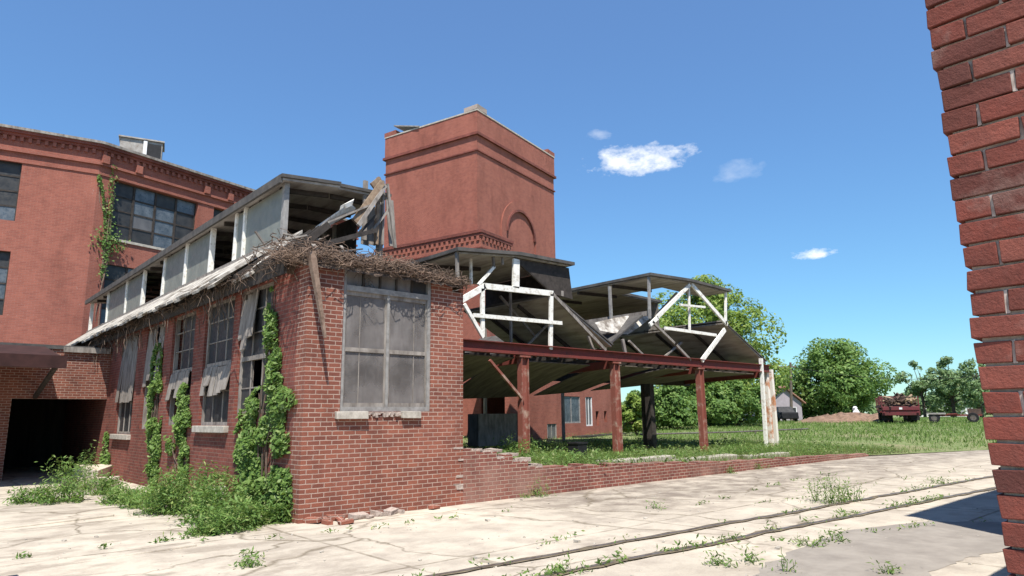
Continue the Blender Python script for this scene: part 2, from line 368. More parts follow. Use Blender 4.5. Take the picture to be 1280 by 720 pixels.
# the grass field behind the dock edge
m = MB(); fx = list(np.arange(8.15, 40, .5)); g = .5
while fx[-1] < 300: g *= 1.25; fx.append(fx[-1]+g)
fv = [0, .15, .4, .8]; g = .5
while fv[-1] < 260: fv.append(fv[-1]+g); g *= 1.12
idx = {}
for i, x in enumerate(fx):
    for j, v in enumerate(fv):
        y = yedge(x)+v; idx[i, j] = len(m.v); m.v.append((x, y, field_z(x, y) if v > 0 else min(field_z(x, y), wall_top(x)-.02)))
for i in range(len(fx)-1):
    for j in range(len(fv)-1): m.f.append((idx[i, j], idx[i+1, j], idx[i+1, j+1], idx[i, j+1])); m.r.append(.5)
tag(m.build('grass_field', 'soil', smooth=True), kind='structure')
# smooth grey repair patch in the yard
m = MB(); pp = [(925, 735), (960, 704), (1000, 684), (1065, 662), (1150, 652), (1275, 652), (1275, 684), (1225, 694), (1180, 706), (1135, 735)]
ring = []
for k in range(len(pp)):
    a = atZ(*pp[k]); b = atZ(*pp[(k+1) % len(pp)])
    for t in np.linspace(0, 1, 9)[:-1]:
        p = a+(b-a)*t; ring.append((p[0]+random.uniform(-.05, .05), p[1]+random.uniform(-.05, .05)))
cx = sum(p[0] for p in ring)/len(ring); cy = sum(p[1] for p in ring)/len(ring)
for sc0, sc1 in ((0, .35), (.35, .7), (.7, .88), (.88, 1)):
    for k in range(len(ring)):
        a, b = ring[k], ring[(k+1) % len(ring)]
        q = [(cx+(p[0]-cx)*s_, cy+(p[1]-cy)*s_) for p, s_ in ((a, sc0), (a, sc1), (b, sc1), (b, sc0))]
        q = [(x, y, yard_z(x, y)+(.003 if (j_ in (1, 2) and sc1 == 1) else .009)) for j_, (x, y) in enumerate(q)]
        m.face(q if sc0 else q[1:], .5)
tag(m.build('pavement_patch', 'patch', smooth=True), kind='structure')
# two flush rails of an old siding with dirty grooves
for (a, b) in (((4.47, 6.01), (20.73, 4.97)), ((5.29, 5.19), (17.53, 4.23))):
    a = np.array(a); b = np.array(b); d = (b-a)/np.linalg.norm(b-a); n = np.array((-d[1], d[0]))
    m = MB(); L = 52; st = a-d*8; k = 0; prev = None
    while k < L:
        c = st+d*k; wl, wr = random.uniform(.04, .1), random.uniform(.04, .1)
        z = yard_z(*c)+.014
        cur = [(*(c+n*wl), z), (*(c+n*.02), z+.004), (*(c-n*.02), z+.004), (*(c-n*wr), z)]
        if prev: 
            for q in range(3): m.face([prev[q+1], cur[q+1], cur[q], prev[q]], .5)
        prev = cur; k += random.uniform(.15, .4)
    o = tag(m.build('rail_groove', 'track_dirt'), kind='structure')
    m = MB(); prev = None
    for k in np.arange(0, L, .35):
        c = st+d*k; z = yard_z(*c)
        cur = [(*(c+n*.03), z+.005), (*(c+n*.03), z+.019), (*(c-n*.03), z+.019), (*(c-n*.03), z+.005)]
        if prev:
            for q in range(3): m.face([prev[q+1], cur[q+1], cur[q], prev[q]], .5)
        prev = cur
    m.build('rail', 'steel', o)

# ------------------------------------------------------------------ brick workshop (nearest bay)
XW, YW, XE = 4.87, 10.47, 8.12
ws = thing('brick_workshop', 'low red brick workshop with wrecked monitor roof, big front window and ivy clad side wall', 'building', (XW, YW, 0))
def loc(p): return (p[0]-XW, p[1]-YW, p[2])
class LB(MB):   # builder in world coordinates whose origin is the workshop's corner
    def build(s, name, mat, parent=None, off=(XW, YW, 0), **kw):
        s.v = [(x-off[0], y-off[1], z-off[2]) for x, y, z in s.v]; return MB.build(s, name, mat, parent, **kw)
def steps(lo, hi, st): n = max(1, round((hi-lo)/st)); return list(np.linspace(lo, hi, n+1))
C = .0745
# front wall, ragged head
FW = (5.52, 7.36, 1.72, 4.22)
ragtop = {}
def top_front(u):
    k = int(u/.213)
    if k not in ragtop: ragtop[k] = 4.32+random.choice([0, 0, -C, -2*C, C])-(.25 if u > 3.0 else 0)
    return ragtop[k]
us = sorted(set([0]+[round(x, 3) for x in np.arange(.1065, XE-XW, .1065)]+[XE-XW, FW[0]-XW, FW[1]-XW]))
zs = sorted(set([-.1]+[round(x, 3) for x in np.arange(C, 4.5, C)]+[FW[2], FW[3]]))
missing = {(random.randint(8, 19), random.randint(20, 22)) for _ in range(4)}
w = LB(); w.grid_wall((XW, YW, 0), (1, 0, 0), (0, -1, 0), us, zs,
    lambda u, z: z < top_front(u) and not (FW[0]-XW < u < FW[1]-XW and FW[2] < z < FW[3]), .36)
wall_front = w.build('front_wall', 'brick', ws)
# left side wall with five tall openings
OP = [(11.9, 13.5, 1.72), (13.82, 15.55, 1.5), (16.25, 17.95, 1.5), (18.65, 20.3, 1.4), (21.2, 23.0, 1.25)]
us = sorted(set([.36]+[p-YW for o in OP for p in o[:2]]+[31.6-YW]+list(np.arange(1, 21, 1.0))))
zs = sorted({-.1, 4.28, 4.12}|{o[2] for o in OP})
w = LB(); w.grid_wall((XW, YW, 0), (0, 1, 0), (-1, 0, 0), us, zs,
    lambda u, z: not any(o[0]-YW < u < o[1]-YW and o[2] < z < 4.12 for o in OP), .36)
w.build('side_wall', 'brick_side_shaded', ws)
# far and right side of the same bay
w = LB(); w.box(XE-.36, XE, YW+.36, 14.4, -.1, 4.0); w.build('inner_end_wall', 'brick_dark', ws)
w = LB(); w.box(XW+.36, 10.8, 31.24, 31.6, -.1, 4.3); w.build('rear_wall', 'brick_dark', ws)
# smeared mortar where the next wall has been torn away
for k in range(15):
    m = LB(); z = .05+k*C*1.0
    if random.random() < .55: continue
    w0 = random.uniform(.08, .3); m.box(XE-w0, XE+.004, YW-.006-random.uniform(0, .006), YW+.05, z, z+random.uniform(.03, .07), jit=.008)
    m.build('mortar_smear', 'mortar', ws)
# front window
def bars(o, rects, mat, name, parent, y0, y1):
    m = LB()
    for x0, x1, z0, z1 in rects: m.box(x0, x1, y0, y1, z0, z1, jit=.003)
    return m.build(name, mat, parent)
x0, x1, z0, z1 = FW
m = LB(); t = .065
m.box(x0, x0+t, YW+.03, YW+.16, z0, z1); m.box(x1-t, x1, YW+.03, YW+.16, z0, z1)
m.box(x0+t, x1-t, YW+.03, YW+.16, z0, z0+.08); m.box(x0+t, x1-t, YW+.03, YW+.16, z1-.05, z1)
m.box(x0+t, x1-t, YW+.02, YW+.15, 3.80, 3.9, jit=.004)
xm = (x0+x1)/2
m.box(xm-.025, xm+.025, YW+.035, YW+.14, z0+.08, 3.80)
wn = m.build('window', 'frame_wood', ws)
for a, b in ((x0+t, xm-.025), (xm+.025, x1-t)):
    m = LB(); zz = 2.78
    for q in ((a, a+.03, z0+.08, 3.8), (b-.03, b, z0+.08, 3.8)): m.box(q[0], q[1], YW+.06, YW+.11, q[2], q[3])
    m.box(a+.03, b-.03, YW+.06, YW+.12, zz-.035, zz+.035, jit=.003); m.box(a+.03, b-.03, YW+.06, YW+.11, z0+.08, z0+.15); m.box(a+.03, b-.03, YW+.06, YW+.11, 3.73, 3.8)
    m.build('sash', 'old_wood', wn)
    for (q0, q1) in ((z0+.15, zz-.035), (zz+.035, 3.73)):
        m = LB(); m.box(a+.03, b-.03, YW+.085, YW+.092, q0, q1); m.build('pane', 'glass_front', wn)
        m = LB()
        xx = a+.03+(b-a-.06)*(.36 if a < xm-.2 else .68); m.box(xx-.006, xx+.006, YW+.072, YW+.083, q0, q1); m.build('muntins', 'old_wood', wn)
nb = 5; wid = (x1-x0-2*t)/nb
for k in range(nb):
    a = x0+t+k*wid
    if k: mm = LB(); mm.box(a-.018, a+.018, YW+.05, YW+.12, 3.9, z1-.05); mm.build('glazing_bar', 'dark_wood', wn)
    mm = LB(); mm.box(a+.018, a+wid-.018, YW+.085, YW+.092, 3.9, z1-.05); mm.build('pane', 'glass_front' if k < 4 else 'glass_dark', wn)
m = LB(); m.box(x0-.09, x0+.5, YW-.09, YW+.06, 1.6, z0, jit=.008); s1 = m.build('sill', 'stone', ws, bevel=.008)
m = LB(); m.box(x0+1.2, x0+1.6, YW-.08, YW+.06, 1.6, z0-.005, jit=.012); m.build('sill', 'stone', ws, bevel=.008)
m = LB()
for k in range(13):
    xx = x0+.52+k*.05
    h = random.uniform(.03, .1); m.box(xx, xx+.05, YW-.02-random.uniform(0, .03), YW+.05, z0-h, z0+random.uniform(-.02, .0), jit=.008)
m.build('broken_bedding', 'mortar', ws)
# side windows: frames, panes, sagging boards
for k, (a, b, zb) in enumerate(OP):
    m = LB(); X0, X1 = XW+.06, XW+.15; zt = 4.12
    for q in ((a, a+.07, zb, zt), (b-.07, b, zb, zt), (a+.07, b-.07, zb, zb+.07), (a+.07, b-.07, zt-.06, zt), (a+.07, b-.07, 2.72, 2.81)): m.box(X0, X1, q[0], q[1], q[2], q[3], jit=.004)
    nn = 3
    for j in range(1, nn): 
        yy = a+(b-a)*j/nn; m.box(X0+.02, X1-.02, yy-.016, yy+.016, zb+.07, 2.72); m.box(X0+.02, X1-.02, yy-.016, yy+.016, 2.81, zt-.06)
    for zz in (2.2, 3.25, 3.7):
        if zz > zb+.3: m.box(X0+.025, X1-.025, a+.07, b-.07, zz-.012, zz+.012)
    wd = m.build('window', 'old_wood', ws)
    for (q0, q1) in ((zb+.07, 2.72), (2.81, zt-.06)):
        for j in range(nn):
            ya, yb = a+.07+(b-a-.14)*j/nn, a+.07+(b-a-.14)*(j+1)/nn
            if random.random() < .12: continue
            m = LB(); m.box(XW+.1, XW+.106, ya, yb, q0, q1); m.build('pane', 'glass_dark', wd)
    if k != 0 and k != 2 and k != 3 or k == 1:
        m = LB(); m.box(XW-.1, XW+.055, a-.09, b+.09, zb-.14, zb-.003, jit=.002); m.build('sill', 'stone', wd, bevel=.01)
    # torn boards hanging over the opening
    m = LB(); n = 6
    for j in range(n):
        ya = a+.02+(b-a-.04)*j/n; yb = a+.02+(b-a-.04)*(j+1)/n-.012
        ztop = random.uniform(3.9, 4.08) if k in (0, 3, 4) else random.uniform(2.7, 2.76)
        zbot = {0: random.uniform(2.9, 3.2), 1: random.uniform(2.0, 2.35), 2: random.uniform(1.9, 2.4), 3: random.uniform(2.4, 2.9), 4: random.uniform(2.1, 2.2)}[k]
        out = .05+.07*random.random()
        if random.random() < .12: continue
        if k == 0 and j < 3: continue
        m.hexa([(XW+.03-out, ya, zbot), (XW+.05-out, ya, zbot), (XW+.05-out, yb, zbot-random.uniform(-.06, .06)), (XW+.03-out, yb, zbot),
                (XW+.03, ya, ztop), (XW+.05, ya, ztop), (XW+.05, yb, ztop), (XW+.03, yb, ztop)])
    m.build('torn_boarding', 'old_wood', wd)
m = LB()
for xx, w_, z_, mm in ((5.75, .5, 2.35, 0), (6.35, .22, 2.05, 0), (6.75, .5, 2.6, 0)): m.box(xx, xx+w_, YW+.55, YW+.9, 0, z_)
m.build('stored_lumber', 'brown_wood', ws)
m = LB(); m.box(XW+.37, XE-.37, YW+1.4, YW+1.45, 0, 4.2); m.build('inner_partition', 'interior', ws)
# near-black lining stands in for the unlit room behind the openings
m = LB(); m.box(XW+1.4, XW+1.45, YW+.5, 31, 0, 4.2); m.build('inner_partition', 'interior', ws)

# lower roof on the left: eave at 4.3 m rising to the monitor
m = LB(); ye, yb = 12.2, 32.4; n = 46
for k in range(n):
    ya = ye+(yb-ye)*k/n; y2 = ye+(yb-ye)*(k+1)/n
    e = 4.31+random.uniform(-.06, .07) if k > 1 else 4.55
    z = 4.21+random.uniform(-.03, .02)
    m.hexa([(e, ya, z), (5.5, ya, 5.16), (5.5, y2, 5.16), (e, y2, z), (e-.02, ya, z+.05), (5.5, ya, 5.24), (5.5, y2, 5.24), (e-.02, y2, z+.05)])
m.build('roof', 'roof_white', ws)
m = LB()
for k in range(62):   # rafter tails and soffit rags
    y = 11.0+k*.34
    m.beam((4.5+random.uniform(-.05, .12), y, 4.24+random.uniform(-.04, .03)), (5.45, y, 5.07), .05, .12)
m.box(4.62, 4.66, 10.9, 32.2, 4.04, 4.25, jit=.01)
m.build('rafter_tails', 'dark_wood', ws)  # dark fascia colour deepens the shade under the eave
# right lower roof and valley
m = LB(); m.hexa([(7.75, 13.6, 5.1), (10.9, 14.4, 3.9), (10.9, 31, 3.9), (7.75, 31, 5.1), (7.75, 13.6, 5.2), (10.9, 14.4, 4.0), (10.9, 31, 4.0), (7.75, 31, 5.2)])
m.build('roof', 'tar', ws)
# monitor: clerestory posts, panes, flat-pitched roof
ML, MR, MF, MBK, MZ0, MZ1 = 5.5, 7.75, 13.05, 32.2, 5.2, 6.42
posts = [13.1, 15.25, 15.8, 17.5, 19.5, 21.6, 23.9, 26.1, 28.9, 31.9]
for k, y in enumerate(posts):
    m = LB(); m.box(ML-.05, ML+.06, y-.06, y+.06, MZ0, MZ1, jit=.012); m.build('clerestory_post', 'white_paint' if k else 'frame_wood', ws)
    m = LB(); m.box(MR-.06, MR+.05, y-.06, y+.06, MZ0, MZ1, jit=.012); m.build('clerestory_post', 'old_wood', ws)
gl = ['glass_green', 'glass_dark', None, 'glass_green', 'glass_green', 'glass_dark', 'glass_green', None, 'glass_dark']
gl = ['glass_green', 'glass_green', None, 'glass_green', 'glass_green', None, 'glass_green', 'glass_green', None]
for k in range(9):
    if gl[k]:
        m = LB(); m.box(ML, ML+.008, posts[k]+.06, posts[k+1]-.06, MZ0+.05, MZ1-.04); m.build('clerestory_pane', gl[k], ws)
for X in (ML, MR): m = LB(); m.box(X-.07, X+.07, MF, MBK, MZ0-.1, MZ0+.05, jit=.01); m.build('clerestory_sill', 'old_wood', ws)
m = LB(); m.box(MR, MR+.02, 14.2, MBK, MZ0+.05, MZ1); m.build('clerestory_boarding', 'dark_wood', ws)
mx = (ML+MR)/2
def slab(m, xa, za, xb, zb, y0, y1, t, ny=1):
    for k in range(ny):
        ya, yb = y0+(y1-y0)*k/ny, y0+(y1-y0)*(k+1)/ny
        m.hexa([(xa, ya, za), (xb, ya, zb), (xb, yb, zb), (xa, yb, za), (xa, ya, za+t), (xb, ya, zb+t), (xb, yb, zb+t), (xa, yb, za+t)])
m = LB(); slab(m, ML-.16, MZ1, mx, MZ1+.12, MF-.15, MBK, .05); slab(m, mx, MZ1+.12, MR+.14, MZ1+.16, MF-.05, MBK, .05); m.build('monitor_ceiling', 'ceil_pale', ws)
m = LB(); slab(m, ML-.2, MZ1+.052, mx, MZ1+.172, MF-.2, MBK+.05, .07); slab(m, mx, MZ1+.172, MR+.2, MZ1+.212, MF-.1, MBK+.05, .07)
m.box(ML-.22, ML-.162, MF-.15, MBK, MZ1-.06, MZ1+.11); m.build('monitor_roof', 'tar', ws)
for y in np.arange(13.4, 32, 1.1):
    for p, q in (((ML, y, MZ1-.05), (mx-.03, y, MZ1+.06)), ((mx+.03, y, MZ1+.06), (MR, y, MZ1+.08))): m = LB(); m.beam(p, q, .05, .1); m.build('rafter', 'dark_wood', ws)
# shattered timbers at the open front end of the monitor (right side)
def bd(a, b, w, t, mat, Y0=13.05, Y1=13.05):
    m = LB(); m.beam(atY(*a, Y0), atY(*b, Y1), w, t, side=(0, 1, 0)); return m.build('broken_timber', mat, ws)
bd((457, 226), (455, 300), .1, .06, 'old_wood'); bd((473, 222), (470, 306), .07, .09, 'brown_wood', 12.9, 12.8)
bd((484, 230), (494, 310), .06, .05, 'old_wood', 12.85, 12.7); bd((478, 228), (443, 277), .14, .05, 'brown_wood', 12.7, 12.5)
bd((482, 232), (448, 282), .08, .05, 'old_wood', 12.75, 12.2); bd((479, 226), (478, 306), .05, .06, 'old_wood', 12.95, 12.9)
bd((466, 255), (400, 282), .04, .05, 'old_wood', 12.6, 12.2); bd((462, 292), (486, 262), .05, .05, 'old_wood', 12.7, 12.9)
bd((440, 300), (470, 270), .06, .05, 'dark_wood', 12.4, 12.6); bd((405, 305), (470, 288), .09, .08, 'dark_wood', 11.9, 12.4)
bd((468, 225), (476, 236), .3, .05, 'brown_wood', 12.8, 12.8)
m = LB()
for a, b in (((458, 262), (456, 306)), ((466, 258), (464, 306)), ((475, 252), (474, 306)), ((487, 250), (491, 308))):
    m.beam(atY(*a, 13.5), atY(*b, 13.4), .02, .2)
m.build('end_boarding', 'old_wood', ws)
# collapsed roof deck lying behind the front wall head
m = LB(); m.hexa([(5.0, 10.9, 4.2), (8.0, 10.9, 4.15), (8.4, 13.1, 4.75), (5.4, 13.1, 4.95), (5.0, 10.9, 4.28), (8.0, 10.9, 4.23), (8.4, 13.1, 4.85), (5.4, 13.1, 5.05)]); m.build('collapsed_deck', 'dark_wood', ws)
m = LB()
for k in range(16):
    a = np.array((random.uniform(4.6, 5.9), random.uniform(10.6, 12.6), 4.45+random.uniform(0, .35))); b = a+np.array((random.uniform(-.4, 1.1), random.uniform(-.3, 1.0), random.uniform(-.15, .3)))
    m.beam(a, b, random.uniform(.04, .12), .03)
m.build('collapsed_boards', 'old_wood', ws)
# dark hanging timber at the corner
m = MB(); m.beam((0, 0, 0), (.25, -.12, -1.42), .13, .11, taper=.35)
o = m.build('hanging_timber', 'vine'); o.location = (4.80, 10.28, 4.32); tag(o, 'long tapering rotten timber dangling from the roof at the workshop brick corner', 'timber')
# loose bright sheet on the broken roof
m = MB()
P4 = [atY(394, 286, 12.1), atY(437, 256, 12.6), atY(444, 262, 12.9), atY(405, 287, 12.6)]
o0 = P4[0]; m.hexa([p-o0 for p in P4]+[p-o0+np.array((0, -.01, .04)) for p in P4])
P4 = [atY(424, 264, 12.5), atY(440, 257, 12.55), atY(441, 255, 12.8), atY(428, 262, 12.8)]
m.hexa([p-o0 for p in P4]+[p-o0+np.array((.02, -.02, .12)) for p in P4])
o = m.build('roof_sheet', 'white_paint'); o.location = o0; tag(o, 'bright white torn roof sheet lying on the wrecked workshop roof', 'sheet')

# ------------------------------------------------------------------ dead vines
def wiggle(a, b, n, amp, sag=0):
    a, b = np.array(a), np.array(b); ph = [random.uniform(0, 6.28) for _ in range(6)]
    out = []
    for k in range(n):
        t = k/(n-1); p = a+(b-a)*t
        for ax in range(3): p[ax] += amp*(math.sin(3.1*t*2+ph[ax])+.5*math.sin(9*t+ph[ax+3]))*(.3+math.sin(math.pi*t))
        p[2] -= sag*math.sin(math.pi*t); out.append(tuple(p))
    return out
vn = thing('dead_vines', 'tangled heap of dry brown vines on the workshop front wall head', 'vines', (6.4, 10.5, 4.3))
mats = {'vine': MB(), 'vine_dark': MB()}
for k in range(1200):
    x = random.uniform(4.82, 8.2); L = random.uniform(.2, .85); h = interp(x, [(4.6, .34), (5.6, .34), (7, .28), (8.2, .05)])
    z = 4.18+abs(random.gauss(0, .5))*h; y = random.uniform(10.26, 10.95)+(.0 if z < 4.4 else .1)
    mm = mats['vine' if random.random() < .7 else 'vine_dark']
    x2 = min(8.15, x+L*random.choice([-1, 1])); h2 = interp(x2, [(4.6, .34), (5.6, .34), (7, .28), (8.2, .05)])
    mm.tube([(p[0]-6.4, p[1]-10.5, p[2]-4.3) for p in wiggle((x, y, z), (x2, y+random.uniform(-.15, .2), 4.18+abs(random.gauss(0, .5))*h2), 7, .06)], random.uniform(.003, .0075), 4, cap=False)
for k in range(26):  # strands dropping in front of the window head and wall
    x = random.uniform(4.8, 8.3); z = random.uniform(4.2, 4.5); mats['vine_dark'].tube([(p[0]-6.4, p[1]-10.5, p[2]-4.3) for p in wiggle((x, 10.36, z), (x+random.uniform(-.25, .25), 10.40, z-random.uniform(.1, .35)), 6, .02)], random.uniform(.003, .007), 4, cap=False)
hm = MB(); nu, nw = 46, 10
for i in range(nu+1):
    for j in range(nw+1):
        x = 4.72+3.42*i/nu; y = 10.34+.75*j/nw; e = math.sin(math.pi*j/nw)**.5
        z = 4.1+(interp(x, [(4.6, .42), (5.6, .36), (7, .26), (8.2, .05)])*e)*(.75+.5*mnoise.noise((x*4, y*4, 2)))+.05*mnoise.noise((x*14, y*14, 2))
        hm.v.append((x-6.4, y-10.5+.06*mnoise.noise((x*5, z*5, 8)), z-4.3))
for i in range(nu):
    for j in range(nw): k = i*(nw+1)+j; hm.f.append((k, k+nw+1, k+nw+2, k+1)); hm.r.append(.5)
hm.build('matted_debris', 'vine_dark', vn)
mats['vine'].build('stems', 'vine', vn); mats['vine_dark'].build('dark_stems', 'vine_dark', vn)
vm = MB()
for k in range(330):
    y = 11.0+random.random()**1.2*14; x = random.uniform(4.38, 4.75); z = 4.25+random.uniform(-.05, .1)
    if random.random() < .5: b = (x+random.uniform(-.1, .25), y+random.uniform(-.3, .3), z-random.uniform(.1, .75)*(1.2 if y > 13 else .6))
    else: b = (x+random.uniform(-.1, .1), y+random.uniform(-1, 1), z+random.uniform(-.15, .1))
    vm.tube([(p[0]-4.6, p[1]-15, p[2]-4.2) for p in wiggle((x, y, z), b, 6, .03)], random.uniform(.004, .011), 4, cap=False)
for k in range(90):
    y = random.uniform(10.6, 12.6); x = random.uniform(4.5, 5.5); z = 4.3+random.uniform(0, .45)
    vm.tube([(p[0]-4.6, p[1]-15, p[2]-4.2) for p in wiggle((x, y, z), (x+random.uniform(-.3, .3), y+random.uniform(-.4, .4), z+random.uniform(-.3, .2)), 6, .06)], random.uniform(.004, .012), 4, cap=False)
o = vm.build('dead_vines', 'vine_dark'); o.location = (4.6, 15, 4.2); tag(o, 'dark dry vine strands hanging along the long eave of the side wall', 'vines')

# ------------------------------------------------------------------ ivy
def ivy(name_label, blobs, wallx, n, base, size=.05, mat='ivy', stems=True, cat='ivy'):
    """blobs (y, z, ry, rz, weight) on the wall plane x = wallx facing -X"""
    t = thing('climbing_ivy', name_label, cat, base)
    W = np.array([b[4]*b[2]*b[3] for b in blobs]); W /= W.sum(); ch = rng.choice(len(blobs), n, p=W)
    B = np.array(blobs)[ch]; a = rng.random(n)*2*np.pi; r = np.sqrt(rng.random(n))
    y = B[:, 0]+np.cos(a)*r*B[:, 2]; z = B[:, 1]+np.sin(a)*r*B[:, 3]
    f = np.array([mnoise.noise((yy*2.6, zz*2.6, 1.7)) for yy, zz in zip(y, z)])
    keep = (f > -.19) & (z > .02); y, z, f, r = y[keep], z[keep], f[keep], r[keep]; n = len(y)
    x = wallx-.03-np.abs(rng.normal(0, .06, n))*(1.1-r)-.15*np.clip(f+.15, 0, 1)*(1.15-r)
    Cn = np.stack([x, y, z], 1)-np.array(base)
    s = size*(0.55+.8*rng.random(n)); nrm = np.tile(np.array([[-.75, -.25, .55]]), (n, 1))
    U, V = rand_axes(n, nrm, s, .45, .75)
    quads('foliage', Cn, U, V, mat, t)
    if stems:
        m = MB()
        for k in range(max(4, n//500)):
            b = blobs[random.randrange(len(blobs))]
            y0 = b[0]+random.uniform(-.4, .4)*b[2]; z1 = b[1]+random.uniform(-.5, .9)*b[3]
            m.tube([(p[0]-base[0], p[1]-base[1], p[2]-base[2]) for p in wiggle((wallx-.03, blobs[0][0]+random.uniform(-.4, .4)*blobs[0][2], 0), (wallx-.025, y0, z1), 9, .035)], random.uniform(.006, .014), 5, cap=False)
        m.build('stems', 'vine_dark', t)
    return t
ivy('thick ivy covering the side wall nearest the brick corner, reaching up to the eave', [(12.0, .5, 1.1, .6, .8), (12.2, 1.2, 1.15, .6, 1), (11.0, .45, .35, .45, .7), (12.0, 1.75, .85, .45, 1.1), (11.3, 1.85, .65, .3, .9), (11.55, 2.3, .3, .55, 1.3), (11.75, 2.9, .22, .6, 1.3), (11.85, 3.5, .16, .55, 1), (12.75, 1.7, .35, .3, .8), (11.1, 1.2, .25, .5, .6)], XW, 13500, (4.8, 12, 0), .047)
ivy('tall narrow ivy column on the side wall, farthest of the big ivies', [(18.6, .7, .55, .8, 1), (18.8, 1.6, .6, .7, 1.2), (18.9, 2.3, .55, .6, 1), (19.0, 3.0, .45, .6, .8)], XW, 7500, (4.8, 18.8, 0), .05)
ivy('smaller ivy growing below the third side opening from the corner', [(16.2, .6, .3, .7, 1), (16.5, 1.5, .55, .45, 1.2), (16.6, 2.1, .4, .35, 1), (17.2, 1.2, .3, .5, .5)], XW, 4200, (4.8, 16.4, 0), .047)
ivy('small low ivy at the far end of the side wall beside the dark opening', [(23.6, .4, .5, .4, 1), (23.8, .9, .3, .4, .8)], XW, 700, (4.8, 23.7, 0), .06)

# ------------------------------------------------------------------ open steel shed (two bays) with trusses
YT, YB = 14.5, 18.6
XS = 10.9
sh = thing('open_shed', 'roofless-sided steel shed with rusty red beam, white trusses and two raised monitors', 'shed', (XS, YT, 0))
SO = (XS, YT, 0)
def sbeam(name, a, b, w, h, mat, parent=sh, Y=YT, side=(0, 1, 0)):
    m = LB(); m.beam(a, b, w, h, side=side); return m.build(name, mat, parent, off=SO)
def member(a, b, w, mat='white_paint', Y=YT-.02, parent=sh, d=.07, name='truss_member'):
    m = LB(); m.beam(atY(*a, Y), atY(*b, Y), d, w, side=None); 
    return m.build(name, mat, parent, off=SO)
# main I-beam along the front, three steps so it sags a little
m = LB()
for (a, b) in ((8.2, 17.6), (17.6, 22.6), (22.6, 28.0)):
    za = 3.38+.02*(a < 18); zb = za-.015
    m.box(a, b, YT-.02, YT+.02, za, za+.27); m.box(a, b, YT-.11, YT+.11, za+.27, za+.295); m.box(a, b, YT-.11, YT+.11, za-.025, za)
m.build('main_beam', 'rust_beam', sh, off=SO)
m = LB(); m.box(8.2, 28.0, YB-.08, YB+.08, 2.95, 3.3); m.build('rear_beam', 'dark_wood', sh, off=SO)
for X in (10.9, 13.45, 17.6, 22.6, 27.6):
    m = LB(); m.beam((X, YT+.12, 3.28), (X, YB-.1, 3.15), .12, .26); m.build('cross_beam', 'rust_beam' if X > 12 else 'dark_wood', sh, off=SO)
for X, mat in ((13.45, 'rust_col'), (17.6, 'rust_col'), (22.6, 'rust_col')):
    m = LB(); zb = field_z(X, YT)-.1; j = .04 if X < 17 else 0
    m.box(X-.14, X-.115, YT-.1, YT+.1, zb, 3.35); m.box(X+.115, X+.14, YT-.1, YT+.1, zb, 3.35); m.box(X-.115, X+.115, YT-.02, YT+.02, zb, 3.35)
    m.box(X-.2, X+.2, YT-.12, YT+.12, 3.3, 3.352)
    m.build('column', mat, sh, off=SO)
for k, (a, b, w, mat) in enumerate((((951, 448), (958, 559), .13, 'white_paint'), ((957, 462), (965, 559), .17, 'pale_post'), ((963, 462), (971, 559), .17, 'pale_post'))):
    m = LB(); m.beam(atY(*a, YT-.05+.12*k), atY(*b, YT-.05+.12*k), w, w); m.build('column', mat, sh, off=SO)
p = atY(811, 480, 16.0); q = atY(816, 566, 16.0); m = LB(); m.beam(p, q, .26, .26); m.build('column', 'dark_wood', sh, off=SO)
p = atY(805, 480, 16.4); q = atY(809, 564, 16.4); m = LB(); m.beam(p, q, .2, .2); m.build('column', 'dark_wood', sh, off=SO)
member((612, 450), (654, 500), .07, 'rust_col', YT-.05, name='brace'); 
# front truss of the first bay
member((575, 376), (606, 358), .17); member((604, 357.5), (691, 367), .17); member((645, 324), (644.5, 360), .24)
member((603, 361), (603, 421), .12); member((689, 368), (688, 437), .13); member((592, 394), (702, 404), .11, Y=YT-.06)
member((580, 380), (604, 422), .10, Y=YT-.06); member((598, 356), (618, 333), .08, 'white_paint', YT+.1)
member((643, 323), (692, 367), .10, 'dark_wood', YT+.06); member((690, 367), (757, 438), .10, 'old_wood'); member((638, 365), (639, 436), .06, 'old_wood', YT+1.2)
member((588, 315), (589, 355), .07, 'white_paint', YT+.6, name='clerestory_post'); member((571, 314), (572, 350), .08, 'old_wood', YT, name='clerestory_post')
member((616, 316), (617, 334), .06, 'old_wood', YT+.1); member((628, 318), (628, 331), .05, 'old_wood', YT+.1)
member((625, 370), (668, 420), .07, 'old_wood', YT+1.6); member((655, 436), (690, 400), .06, 'old_wood', YT+1.2)
for X, z in ((19.72, 5.1), (24.75, 5.2)):
    for Y in (20, 23.8):
        m = LB(); m.beam((X, Y, -.1 if Y > 23 else z), (X, Y, 6.5 if X < 20 else 5.25), .12, .12); m.build('clerestory_post', 'old_wood', sh, off=SO)
for Y in (16.2, 18, 20, 22, 23.8):
    m = LB(); m.beam((24.8, Y, 5.14), (27.8, Y, 3.74), .06, .13); m.build('rafter', 'dark_wood', sh, off=SO)
    if Y < 19: m = LB(); m.beam((14.85, Y, 5.2), (17.5, Y, 3.8), .06, .13); m.build('rafter', 'dark_wood', sh, off=SO)
    m = LB(); m.beam((19.75, Y, 6.44), (22.15, Y, 6.54), .06, .12); m.build('rafter', 'dark_wood', sh, off=SO)
    if Y < 19: m = LB(); m.beam((11.1, Y, 5.98), (13.25, Y, 6.21), .06, .12); m.build('rafter', 'dark_wood', sh, off=SO)
